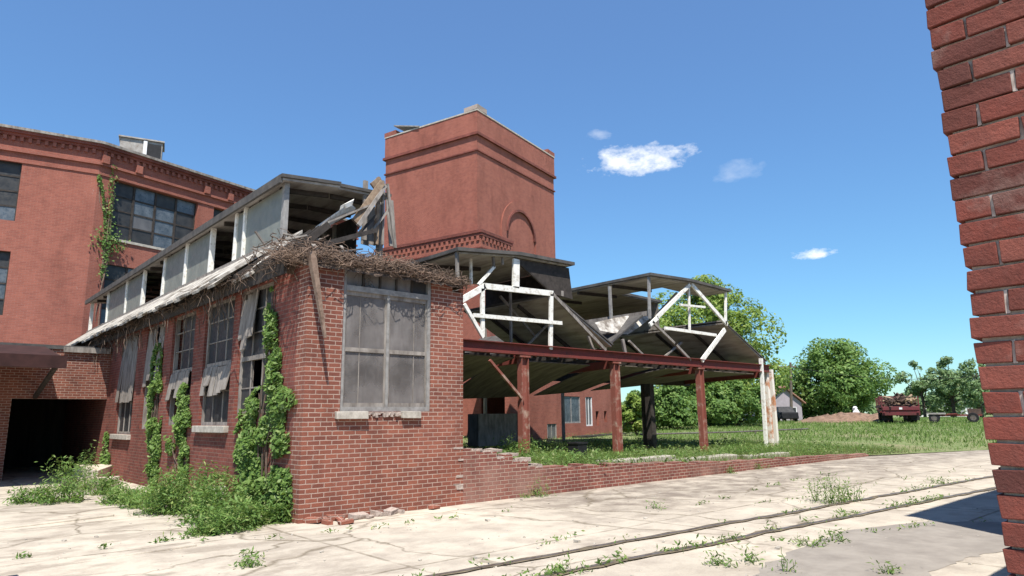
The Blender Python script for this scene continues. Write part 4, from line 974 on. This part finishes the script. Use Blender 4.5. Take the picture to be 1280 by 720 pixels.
tree('far_tree', 'small green tree between the shed end and the utility pole', 975, 452, 520, 60, 110, 'leaf', 3000, .35, clumps=12, base_frac=.1, trunk_r=.2)
tree('far_tree', 'yellowish green shrub beside the house with the reddish roof', 1008, 490, 524, 36, 78, 'leaf', 1600, .22, clumps=8, base_frac=.05, trunk_r=.1)
# distant wooded edge beyond everything (one mass)
Cn = []
for k in range(16000):
    a = R(random.uniform(-8, 62)); D = random.uniform(190, 230); h = 4.2+1.6*mnoise.noise((a*22, 0, 0))+.8*mnoise.noise((a*70, 4, 0)); Cn.append((D*math.cos(a), D*math.sin(a), 1+h*random.random()**.7))
Cn = np.array(Cn); n = len(Cn); U, V = rand_axes(n, np.tile([[-.5, -.5, .6]], (n, 1)), .75*(.5+rng.random(n)), .6, .8)
tag(quads('distant_woods', Cn, U, V, 'leaf_pale'), 'pale distant line of woods beyond the field', 'woods', kind='stuff')

# ------------------------------------------------------------------ grass and weeds
def blades(name, n, area, hmin, hmax, w, mat, dens=None):
    P = []
    while len(P) < n:
        X, Y = area()
        if dens and random.random() > dens(X, Y): continue
        P.append((X, Y, field_z(X, Y)))
    P = np.array(P); h = (hmin+(hmax-hmin)*rng.random(n))/2; a = rng.random(n)*2*np.pi; tl = rng.normal(0, .35, (n, 2))
    V = np.stack([tl[:, 0]*h, tl[:, 1]*h, h], 1); U = np.stack([np.cos(a), np.sin(a), 0*a], 1)*(w*(.6+.8*rng.random(n)))[:, None]
    f = np.array([mnoise.noise((p[0]*.35, p[1]*.35, 9)) for p in P])
    return quads(name, P+V-np.array([[0, 0, .03]]), U, V, mat, rnd=np.clip(.45+.55*f+.2*rng.normal(0, 1, n), 0, 1), diamond=False)
def dn(X, Y): 
    k = mnoise.noise((X*.5, Y*.5, 2)); e = Y-yedge(X)
    under = .45 if (11 < X < 27.5 and 14.6 < Y < 19) else 1
    return max(0.05, min(1, .5+k*1.2))*under*(.45 if e < .7 else 1)
def near_area():
    X = random.uniform(9.9, 30); return X, yedge(X)+random.random()**1.15*11+.1
def mid_area():
    X = 14+46*random.random()**.8; return X, yedge(X)+.2+random.random()*34
def far_area():
    a = R(random.uniform(-4, 38)); D = random.uniform(36, 105); X, Y = D*math.cos(a), D*math.sin(a)
    return X, max(Y, yedge(X)+.3)
tag(blades('grass', 42000, near_area, .07, .28, .012, 'grassblade', dn), 'uneven green grass and weeds on the old dock floor', 'grass', kind='stuff')
tag(blades('grass', 40000, mid_area, .07, .2, .024, 'grassblade', lambda X, Y: min(1, .55+mnoise.noise((X*.3, Y*.3, 2)))), 'green grass spreading from the dock into the field', 'grass', kind='stuff')
tag(blades('grass', 26000, far_area, .1, .24, .06, 'grassblade'), 'far green grass before the truck and trees', 'grass', kind='stuff')
tag(blades('dry_grass', 5000, near_area, .1, .3, .008, 'drygrass', lambda X, Y: .9 if Y-yedge(X) < 1 else .2), 'straw coloured dry grass along the dock edge', 'grass', kind='stuff')

P_ = []
while len(P_) < 30000:
    X, Y = near_area() if random.random() < .55 else mid_area()
    if mnoise.noise((X*.6, Y*.6, 6)) < -.1: continue
    P_.append((X, Y, field_z(X, Y)+random.random()**2*.22*(1+mnoise.noise((X*.9, Y*.9, 6)))))
P_ = np.array(P_); n = len(P_); U, V = rand_axes(n, np.tile([[0, -.2, 1.]], (n, 1)), .05*(.5+rng.random(n)), .5, .6)
tag(quads('ground_cover', P_, U, V, 'cover'), 'broad leaved low weeds mixed into the grass', 'ground cover', kind='stuff')
def weed(label, x, y, z, r, h, n, leaf=.035, mat='weed', group=None, name='weed_clump', stems=9):
    t = thing(name, label, 'weeds', (x, y, z), 0, group)
    m = MB(); L = []
    for k in range(stems):
        a = random.uniform(0, 6.28); rr = r*math.sqrt(random.random()); bx, by = rr*math.cos(a), rr*math.sin(a); hh = h*random.uniform(.45, 1)*(1.1-.5*rr/r)
        tx, ty = bx+random.gauss(0, .16)*h, by+random.gauss(0, .16)*h
        p = wiggle((bx, by, -.03), (tx, ty, hh), 6, .012); m.tube(p, [.006, .006, .005, .004, .003, .002], 4, cap=False)
        for j in range(max(3, n//stems)):
            f = random.random()**.8; q = np.array(p[min(5, int(f*5.99))]); sp = .05+.11*h*(1-f*.5)
            L.append(q+np.array((random.gauss(0, sp), random.gauss(0, sp), random.gauss(0, sp*.6))))
    L = np.array(L); L[:, 2] = np.abs(L[:, 2]); k = len(L)
    U, V = rand_axes(k, np.tile([[0, 0, 1.]], (k, 1)), leaf*(.5+rng.random(k)), .6, .33)
    quads('leaves', L, U, V, mat, t); m.build('stems', mat, t); return t
W = [ # px, py, radius, height, leaves, label
 (214, 640, .45, .85, 700, 'tall leafy weed clump against the side wall, left of the white stone lump'),
 (245, 640, .6, .95, 1100, 'biggest leafy weed clump on the yard before the third side opening'),
 (268, 652, .5, .75, 800, 'dense weed clump just left of the thick ivy foot'),
 (290, 662, .35, .5, 500, 'low weed clump in front of the thick ivy'),
 (316, 655, .35, .45, 450, 'low weed clump at the ivy foot nearest the corner'),
 (352, 652, .22, .45, 260, 'small grey green weed at the foot of the brick corner'),
 (190, 632, .5, .45, 600, 'low wide weed clump under the narrow ivy column'),
 (160, 628, .5, .4, 600, 'low wide weed clump left of the narrow ivy column'),
 (128, 618, .4, .5, 450, 'weed clump beside the pale tilted slab'),
 (95, 612, .45, 1.15, 520, 'tall grassy weed clump in front of the black opening'),
 (75, 628, .45, .5, 500, 'low green weed clump left of the tilted slab'),
 (42, 628, .35, .45, 380, 'weed clump at the far left edge of the yard'),
 (257, 668, .25, .18, 240, 'flat patch of weeds in front of the biggest clump'),
 (315, 706, .14, .1, 110, 'tiny weed tuft in the foreground slab crack at left'),
 (1036, 628, .34, .62, 420, 'upright green weed beside the rail groove, left one of the pair'),
 (1064, 626, .22, .42, 200, 'smaller upright weed beside the rail groove, right one of the pair'),
 (602, 612, .14, .42, 150, 'weed sprouting from the dock wall right of the broken corner'),
 (940, 703, .1, .22, 50, 'small dark sprig in the middle of the foreground groove'),
 (908, 706, .16, .14, 90, 'low tuft on the foreground slab left of the grey patch'),
 (985, 715, .05, .26, 24, 'thin dark two-leaf sprout at the bottom of the yard'),
 (1110, 718, .08, .14, 30, 'tiny sprout at the bottom edge on the grey patch'),
 (1172, 605, .2, .22, 90, 'little weed tuft on the far rail groove'),
 (820, 636, .07, .22, 40, 'thin sprig standing on the upper rail groove'),
 (1015, 683, .15, .14, 70, 'low tuft on the left border of the grey patch'),
 (1040, 678, .15, .15, 70, 'low tuft beside the grey patch, right of its twin'),
 (708, 716, .18, .12, 90, 'flat weed tuft at the bottom of the lower groove'),
 (895, 590, .16, .25, 90, 'weed at the foot of the dock wall near the third column'),
 (936, 586, .2, .28, 110, 'weed at the foot of the dock wall near the white posts'),
 (650, 621, .12, .1, 50, 'tiny weed at the dock wall foot'),
]
for px, py, r, h, n, lab in W:
    p = atZ(px, py); x, y = p[0], p[1]
    if px < 330 and py > 600: x = min(x, XW-.12)
    if px in (602, 895, 936, 650): y = YW-.1
    big = px < 360 and py < 680
    weed(lab, x, y, yard_z(x, y), r*(.92 if big else 1), h*(1.02 if big else 1), int(n*(3 if big else 1.6)), .043 if big else .03, stems=max(6, min(44, n//18)))
for k, (px, py, r, h, n, lab) in enumerate([
 (592, 552, .3, .5, 260, 'weed on the broken dock wall beside the brick corner'),
 (640, 560, .4, .75, 520, 'leafy weed clump at the foot of the leftmost rusty column'),
 (664, 566, .45, .6, 520, 'leafy weed clump on the dock right of the leftmost rusty column'),
 (700, 572, .5, .45, 420, 'weed clump on the dock edge in front of the annex'),
 (745, 572, .5, .5, 420, 'weed clump on the dock left of the second rusty column'),
 (800, 568, .5, .45, 360, 'weed clump on the dock right of the second rusty column'),
 (850, 570, .4, .4, 300, 'weed clump on the dock left of the third rusty column'),
 (905, 566, .5, .5, 360, 'weed clump on the dock right of the third rusty column'),
 (935, 562, .4, .5, 300, 'weed clump on the dock just left of the white posts'),
 (1010, 560, .5, .5, 300, 'weed clump in the grass right of the white posts')]):
    p = atZ(px, py+6, wall_top(12 if px < 800 else 20)+.05); x, y = p[0], max(p[1], yedge(p[0])+.15)
    weed(lab, x, y, field_z(x, y), r, h, n, .05, 'weed', stems=max(8, n//26))
# sprigs along the rail grooves: one mass of tiny growth
Cn = []
for (a, b, nn) in (((4.47, 6.01), (20.73, 4.97), 900), ((5.29, 5.19), (17.53, 4.23), 1500)):
    for k in range(nn):
        t = random.uniform(-.1, 1.5); x = a[0]+(b[0]-a[0])*t; y = a[1]+(b[1]-a[1])*t
        if mnoise.noise((x*1.3, y, 7)) < (-.05 if nn > 1000 else .12): continue
        Cn.append((x+random.gauss(0, .05), y+random.gauss(0, .05), .02+abs(random.gauss(0, .035))*(1.6 if 9 < x < 13 and nn > 1000 else 1)))
for (pa, pb, nn) in (((-20, 652), (330, 664), 500), ((330, 700), (200, 662), 220), ((330, 676), (640, 640), 260), ((640, 690), (1000, 600), 350), ((730, 700), (1250, 650), 200), ((900, 640), (1250, 580), 200)):
    A_, B_ = atZ(*pa), atZ(*pb); kk = random.random()*9
    for k in range(nn):
        t = random.random(); q = A_+(B_-A_)*t; w_ = .12*mnoise.noise((t*7, kk, 1))
        if mnoise.noise((t*16, kk, 4)) < .08: continue
        Cn.append((q[0]+w_+random.gauss(0, .03), min(q[1]+w_+random.gauss(0, .03), 10.3), .015+abs(random.gauss(0, .03))))
Cn = np.array(Cn); n = len(Cn); U, V = rand_axes(n, np.tile([[0, 0, .6]], (n, 1)), .03*(.5+rng.random(n)), 1, .4)
tag(quads('groove_weeds', Cn, U, V, 'weed'), 'scrappy low growth in the rail grooves and slab joints', 'weeds', kind='stuff')
# grit and pebbles scattered on the yard
m = MB()
for k in range(700):
    a = R(random.uniform(0, 92)); D = 3+22*random.random()**1.3; x, y = D*math.cos(a), D*math.sin(a)
    if y > 10.3 and x > 4.6: continue
    s_ = random.uniform(.004, .014)*(2.2 if random.random() < .04 else 1); z = yard_z(x, y); m.box(x-s_, x+s_, y-s_, y+s_*1.3, z-.005, z+s_, jit=s_*.35)
tag(m.build('gravel', 'stone'), 'scattered grit and small stones on the concrete', 'grit', kind='stuff')

# ------------------------------------------------------------------ truck, trailer, mound, house, pole
def wheel(name, parent, x, y, z, r, w, ax='y'):
    m = MB(); n = 20; d = Vector((0, 1, 0)) if ax == 'y' else Vector((1, 0, 0))
    prof = [(-w/2, r*.55), (-w/2, r*.93), (-w*.35, r), (w*.35, r), (w/2, r*.93), (w/2, r*.55)]
    for k in range(n):
        a0, a1 = 2*math.pi*k/n, 2*math.pi*(k+1)/n
        for (o0, r0), (o1, r1) in zip(prof[:-1], prof[1:]):
            def q(o, rr, a): return (x+rr*math.cos(a), y+o, z+rr*math.sin(a)) if ax == 'y' else (x+o, y+rr*math.cos(a), z+rr*math.sin(a))
            m.face([q(o0, r0, a0), q(o1, r1, a0), q(o1, r1, a1), q(o0, r0, a1)], .5)
    wl = m.build(name, 'rubber', parent, smooth=True)
    m = MB()
    for k in range(n):
        a0, a1 = 2*math.pi*k/n, 2*math.pi*(k+1)/n
        for o in (-w*.4, w*.4):
            def q(rr, a): return (x+rr*math.cos(a), y+o, z+rr*math.sin(a)) if ax == 'y' else (x+o, y+rr*math.cos(a), z+rr*math.sin(a))
            m.face([q(0, 0), q(r*.56, a0), q(r*.56, a1)] if o > 0 else [q(0, 0), q(r*.56, a1), q(r*.56, a0)], .5)
    m.build('rim', 'steel', wl)
p = atD(1128, 530, 50); hd = math.atan2(p[1], p[0])
tk = thing('stake_truck', 'old maroon flatbed truck seen from behind piled with dark scrap', 'truck', (p[0], p[1], field_z(p[0], p[1])), hd+R(6))
# local +x points away from the viewer (truck's front)
m = MB(); m.box(0, 4.6, -1.22, 1.22, .95, 1.08); m.box(0, .06, -1.24, 1.24, .62, 1.28, jit=.01); m.build('bed', 'maroon', tk, bevel=.01)
m = MB(); m.box(-.06, 0, -1.2, 1.2, 1.0, 1.24, jit=.01); m.build('tailgate', 'maroon', tk, bevel=.015)
m = MB(); m.box(-.075, -.06, -.1, .1, 1.05, 1.2); m.build('plate', 'white_siding', tk)
for sy in (-1, 1):
    m = MB()
    for x in (.05, 1.5, 3, 4.5): m.box(x, x+.08, sy*1.2-.04, sy*1.2+.04, 1.08, 2.0)
    m.box(0, 4.6, sy*1.24-.02, sy*1.24+.02, 1.2, 1.4); m.build('side_rack', 'maroon', tk)
    m = MB(); m.box(-.09, -.06, sy*1.1-.07, sy*1.1+.07, .8, .92); m.build('tail_light', 'maroon', tk)
m = MB(); m.box(.1, 6.3, -.45, -.33, .7, .9); m.box(.1, 6.3, .33, .45, .7, .9); m.build('chassis', 'black', tk)
m = MB(); m.hexa([(4.8, -1, .8), (6.9, -1, .8), (6.9, 1, .8), (4.8, 1, .8), (4.9, -.95, 2.15), (5.9, -.95, 2.15), (5.9, .95, 2.15), (4.9, .95, 2.15)]); m.build('cab', 'maroon', tk, bevel=.05)
for x, dy in ((1.2, .95), (1.2, -.95), (1.2, .62), (1.2, -.62), (5.9, .9), (5.9, -.9)): wheel('wheel', tk, x, dy, .48, .48, .26)
for y in (-.95, .95): m = MB(); m.box(.62, .65, y-.3, y+.3, .25, .85); m.build('mud_flap', 'rubber', tk)
ld = thing('scrap_load', 'heap of dark scrap branches and pipes on the maroon truck bed', 'scrap', (p[0], p[1], field_z(p[0], p[1])+1.08), hd+R(6))
ms, mp_ = MB(), MB()
for k in range(150):
    x = random.uniform(.1, 4.3); y = random.uniform(-1.0, 1.0); z = random.uniform(.05, 1.0)*(1-.25*abs(y)); a = random.uniform(0, 6.28); L = random.uniform(.2, .8)
    q = (x+L*math.cos(a), max(-1.15, min(1.15, y+L*math.sin(a))), z+random.uniform(-.25, .35)); (mp_ if random.random() < .22 else ms).tube([(x, y, z), q], random.uniform(.03, .11), 6)
ms.build('dark_pieces', 'scrap', ld); mp_.build('pale_pieces', 'pale_scrap', ld)
p = atD(1190, 531, 50); hd = math.atan2(p[1], p[0]); tr = thing('flatbed_trailer', 'low rusty flatbed trailer with a pale deck parked right of the truck', 'trailer', (p[0], p[1], field_z(p[0], p[1])), hd-R(90))
m = MB(); m.box(-1.5, -.3, -1.0, 1.0, .62, .72, jit=.02); m.build('deck', 'galv', tr)
m = MB(); m.box(-1.3, 1.9, -.8, -.68, .48, .6); m.box(-1.3, 1.9, .68, .8, .48, .6); m.box(1.78, 1.9, -.68, .68, .48, .6); m.box(-.25, .4, -.9, .9, .62, .66, jit=.02); m.build('frame', 'rust_beam', tr)
for x in (-1.05, 1.35):
    for y in (-.85, .85): wheel('wheel', tr, x, y, .36, .36, .22)
m = MB(); m.box(1.1, 1.85, -.5, .5, .62, 1.0, jit=.06); m.build('winch_box', 'scrap', tr)
# dirt and brush mound
m = MB(); nx, ny = 40, 14; a = atD(1008, 531, 56); b = atD(1104, 531, 60); a[2] = b[2] = 0; d = b-a; L = np.linalg.norm(d); d /= L; nrm = np.array((-d[1], d[0], 0))
for i in range(nx+1):
    for j in range(ny+1):
        u, v = i/nx, j/ny-.5; q = a+d*L*u+nrm*v*5
        h = (1.0*max(0, 1-(2*v)**2)*min(1, 4*u, 4*(1-u)))*(.75+.7*mnoise.noise((u*6, v*3, 1))+.3*mnoise.noise((u*20, v*9, 1)))
        m.v.append((q[0]-a[0], q[1]-a[1], max(-.1, h)))
for i in range(nx):
    for j in range(ny): k = i*(ny+1)+j; m.f.append((k, k+ny+1, k+ny+2, k+1)); m.r.append(.5)
o = m.build('dirt_mound', 'dirt'); o.location = (a[0], a[1], field_z(a[0], a[1])-.05); tag(o, 'long low mound of brown dirt and brush left of the truck', 'mound')
p = atD(1070, 514, 60); m = MB(); m.tube([(0, 0, 0), (0, 0, .25), (.02, 0, .5)], [.35, .28, .1], 7); m.tube([(-.1, .1, .45), (.2, .1, .6)], .18, 6); o = m.build('white_rock', 'white_siding'); o.location = (p[0], p[1], p[2]-.3); tag(o, 'white lump on top of the dirt mound', 'rock')
def house(label, px, D, wpx, py_base, py_eave, py_ridge, wall, roof, rz, name='house', cat='house', depth=7):
    p = atD(px, py_base, D); z0 = field_z(p[0], p[1]); hd = math.atan2(p[1], p[0]); t = thing(name, label, cat, (p[0], p[1], z0), hd-R(90)+R(rz))
    w_ = wpx*D/FPX/2; e = atD(px, py_eave, D)[2]-z0; r_ = atD(px, py_ridge, D)[2]-z0
    m = MB(); m.box(-w_, w_, 0, depth, -.3, e)
    for y in (.001, depth-.001): m.face([(-w_, y, e), (w_, y, e), (0, y, r_)] if y < 1 else [(w_, y, e), (-w_, y, e), (0, y, r_)])
    m.build('wall', wall, t)
    m = MB(); o_ = .35
    for s_ in (-1, 1):
        q = [(s_*(w_+o_), -o_, e-.15), (s_*(w_+o_), depth+o_, e-.15), (0, depth+o_, r_+.05), (0, -o_, r_+.05)]
        m.hexa(q+[(x, y, z+.12) for x, y, z in q])
    m.build('roof', roof, t)
    for x in (-w_*.45, w_*.45):
        m = MB(); m.box(x-.45, x+.45, -.04, -.003, e*.35, e*.75); wd = m.build('window', 'white_siding', t); m = MB(); m.box(x-.37, x+.37, -.055, -.042, e*.38, e*.72); m.build('pane', 'glass_dark', wd)
    return t
house('small mauve house with a faded reddish roof behind the shed end', 982, 72, 44, 524, 503, 484, 'siding', 'roof_pink', 25)
house('small white shed half hidden by the pale trees', 1190, 108, 30, 524, 503, 497, 'white_siding', 'galv', -20, 'shed', 'shed')
house('white outbuilding glimpsed just right of the loaded truck', 1156, 112, 18, 524, 508, 500, 'white_siding', 'galv', 10, 'shed', 'shed', 5)
# dark parked car by the house
p = atD(977, 531, 62); cr = thing('parked_car', 'dark car parked in front of the mauve house', 'car', (p[0], p[1], field_z(p[0], p[1])), math.atan2(p[1], p[0])+R(20))
m = MB(); m.hexa([(-2.1, -.85, .3), (2.1, -.85, .3), (2.1, .85, .3), (-2.1, .85, .3), (-2.1, -.82, .9), (2.05, -.8, .8), (2.05, .8, .8), (-2.1, .82, .9)]); m.build('body', 'black', cr, bevel=.08)
m = MB(); m.hexa([(-1.6, -.75, .9), (1.1, -.75, .86), (1.1, .75, .86), (-1.6, .75, .9), (-1.1, -.62, 1.4), (.4, -.62, 1.4), (.4, .62, 1.4), (-1.1, .62, 1.4)]); m.build('cabin', 'glass_dark', cr, bevel=.06)
for x in (-1.35, 1.35):
    for y in (-.78, .78): wheel('wheel', cr, x, y, .32, .32, .2)
p = atD(989, 524, 66); z0 = field_z(p[0], p[1]); pt = atD(988, 453, 66); up_ = thing('utility_pole', 'lone wooden utility pole left of the broad dark tree', 'pole', (p[0], p[1], z0))
m = MB(); m.tube([(0, 0, -.3), (pt[0]-p[0], pt[1]-p[1], pt[2]-z0)], [.17, .11], 8); m.build('post', 'pole', up_)
m = MB(); H = pt[2]-z0; m.beam((-.6, .6, H-.35), (.6, -.6, H-.35), .1, .12); m.build('crossarm', 'pole', up_)
m = MB()
for s_ in (-1, 1): a = np.array((p[0]+s_*.5, p[1]-s_*.5, z0+H-.28)); b = atD(1290, 462, 62)+np.array((s_*.4, -s_*.4, 0)); m.tube([tuple(a+(b-a)*t-np.array((0, 0, 1.1*math.sin(math.pi*t)))-a) for t in np.linspace(0, 1, 14)], .012, 4)
o = m.build('utility_wire', 'black'); o.location = (p[0], p[1], z0+H-.28); tag(o, 'thin utility wires strung from the pole to the right', 'wire')

# ------------------------------------------------------------------ near brick building whose corner frames the view
nb_ = thing('corner_building', 'close red brick building corner with worn edge at the right', 'building', (2.44, .6, 0))
NO = (2.44, .6, 0)
m = LB(); m.box(2.458, 9.5, -3.0, .575, -.1, 3.34); m.build('core_wall', 'mortar', nb_, off=NO)
m = LB(); hj = LB(); row = 0; z = .012
while z < 3.34:
    off = .0 if row % 2 else .106
    y = .60-(.0 if row % 2 else 0)
    first = True
    while y > -1.6:
        L = .098 if (first and row % 2) else .2; first = False
        chip = random.uniform(0, .013) if y > .55 else 0
        if y < .59 and random.random() < .85: hj.box(2.446+random.uniform(0, .008), 2.5, y+.0002, y+.0103, z-.004, z+.066, jit=.0015)
        x0_ = 2.44+random.uniform(-.003, .005)
        m.box(x0_, 2.53, y-L, y-chip, z, z+.0645, r=random.random(), jit=.0036); y -= L+.0105
    x = 2.645 if row % 2 else 2.543
    while x < 3.6:
        m.box(x, x+.2, .49, .60+random.uniform(-.005, .004), z, z+.0645, jit=.0028); x += .2105
    z += .0752; row += 1
tag(hj.build('head_joints', 'pale_mortar', nb_, off=NO), kind='stuff'); m.build('face_bricks', 'near_brick', nb_, off=NO, bevel=.0028)
m = LB(); m.box(2.42, 9.49, -3.0, .62, 3.345, 3.42, jit=.004); m.build('coping', 'stone', nb_, off=NO)
w = LB(); w.box(9.5, 34, -9, .62, -.1, 7.7); w.build('rear_wing', 'brick', nb_, off=NO)
w = LB(); w.box(9.45, 34.1, -9.1, .67, 7.7, 7.8); w.build('rear_coping', 'stone', nb_, off=NO)

gp = thing('shadow_pier', 'short brick pier added out of view to shadow the yard edge', 'pier', (.35, 8.2, 0))  # unseen pier, added only to throw a shadow on the left yard
m = MB(); m.box(-.3, .28, -.35, .35, -.05, 1.45); m.build('shaft', 'brick', gp)
m = MB(); m.box(-.34, .32, -.39, .39, 1.45, 1.55); m.build('cap', 'stone', gp)

# ------------------------------------------------------------------ light, sky, camera
SUN_H, SUN_E = R(-126), R(61)
sd = Vector((math.cos(SUN_H)*math.cos(SUN_E), math.sin(SUN_H)*math.cos(SUN_E), math.sin(SUN_E)))
L = bpy.data.lights.new('sun', 'SUN'); L.energy = 5; L.angle = R(.5); L.color = (1, .95, .87)
so = bpy.data.objects.new('sun', L); COL.objects.link(so); so.rotation_euler = (-sd).to_track_quat('-Z', 'Y').to_euler(); so.location = (0, 0, 40)
wd = bpy.data.worlds.new('World'); scene.world = wd; wd.use_nodes = True; nt = wd.node_tree; nt.nodes.clear()
out = N(nt, 'ShaderNodeOutputWorld'); bg = N(nt, 'ShaderNodeBackground'); bg.inputs['Strength'].default_value = .09
sky = N(nt, 'ShaderNodeTexSky'); sky.sky_type = 'NISHITA'; sky.sun_disc = False; sky.sun_elevation = SUN_E; sky.sun_rotation = R(90)-SUN_H
sky.air_density = 1.25; sky.dust_density = .3; sky.ozone_density = 4.0
sky.altitude = 1200
_sp = N(nt, 'ShaderNodeSeparateXYZ'); nt.links.new(N(nt, 'ShaderNodeTexCoord').outputs['Generated'], _sp.inputs[0])
tint = ramp(nt, _sp.outputs['Z'], [(0, (.66, .95, 1.05)), (.12, (.68, 1.0, 1.12)), (.35, (.86, 1.13, 1.3)), (.58, (1.08, 1.28, 1.45)), (.75, (.7, .85, 1.0)), (1, (.35, .45, .6))])
nt.links.new(mix(nt, 1.0, sky.outputs[0], tint, 'MULTIPLY'), bg.inputs['Color'])
# small fair-weather clouds fixed in the sky by compass direction
geo = N(nt, 'ShaderNodeTexCoord').outputs['Generated']
def vdot(v, c):
    n = N(nt, 'ShaderNodeVectorMath', operation='DOT_PRODUCT'); nt.links.new(v, n.inputs[0]); n.inputs[1].default_value = c; return n.outputs['Value']
mask = None
for (px, py, wx, wy, dens, sc, seed) in ((800, 200, 72, 21, 1.0, 26, 0), (1020, 317, 27, 7.5, .9, 40, 3), (920, 213, 30, 14, .16, 30, 6), (748, 169, 14, 8, .2, 40, 9)):
    c = ray(px, py); c /= np.linalg.norm(c); rx = np.cross(c, (0, 0, 1)); rx /= np.linalg.norm(rx); ry = np.cross(rx, c)
    u = math_(nt, 'DIVIDE', vdot(geo, rx), wx/FPX); v = math_(nt, 'DIVIDE', vdot(geo, ry), wy/FPX)
    front = math_(nt, 'GREATER_THAN', vdot(geo, c), .8)
    mp = N(nt, 'ShaderNodeMapping'); nt.links.new(geo, mp.inputs['Vector']); mp.inputs['Location'].default_value = (seed, seed*.7, 0); mp.inputs['Scale'].default_value = (1, 1, 1.9)
    nz = noise(nt, mp.outputs[0], sc, 6, .62)
    r2 = math_(nt, 'ADD', math_(nt, 'MULTIPLY', u, u), math_(nt, 'MULTIPLY', v, v))
    e = math_(nt, 'SUBTRACT', math_(nt, 'ADD', math_(nt, 'SUBTRACT', 1, r2), math_(nt, 'MULTIPLY', math_(nt, 'SUBTRACT', nz, .5), 3.5)), .15)
    f = math_(nt, 'MULTIPLY', math_(nt, 'MULTIPLY', e, dens*.85, clamp=True), front)
    mask = f if mask is None else math_(nt, 'MAXIMUM', mask, f)
bg2 = N(nt, 'ShaderNodeBackground'); bg2.inputs['Color'].default_value = (1, 1, 1, 1); bg2.inputs['Strength'].default_value = .85
ms = N(nt, 'ShaderNodeMixShader'); nt.links.new(mask, ms.inputs[0]); nt.links.new(bg.outputs[0], ms.inputs[1]); nt.links.new(bg2.outputs[0], ms.inputs[2]); nt.links.new(ms.outputs[0], out.inputs['Surface'])

cd = bpy.data.cameras.new('camera'); co = bpy.data.objects.new('camera', cd); COL.objects.link(co); scene.camera = co
cd.sensor_fit = 'HORIZONTAL'; cd.sensor_width = 36; cd.lens = FPX/1280*36; cd.clip_start = .05; cd.clip_end = 5000
mw = Matrix(((_R[0], _U[0], -_fw[0], 0), (_R[1], _U[1], -_fw[1], 0), (_R[2], _U[2], -_fw[2], CAM[2]), (0, 0, 0, 1))); co.matrix_world = mw
vs = scene.view_settings; scene.display_settings.display_device = 'sRGB'; vs.view_transform = 'Standard'; vs.look = 'None'; vs.gamma = 1; vs.use_curve_mapping = False; vs.exposure = .64
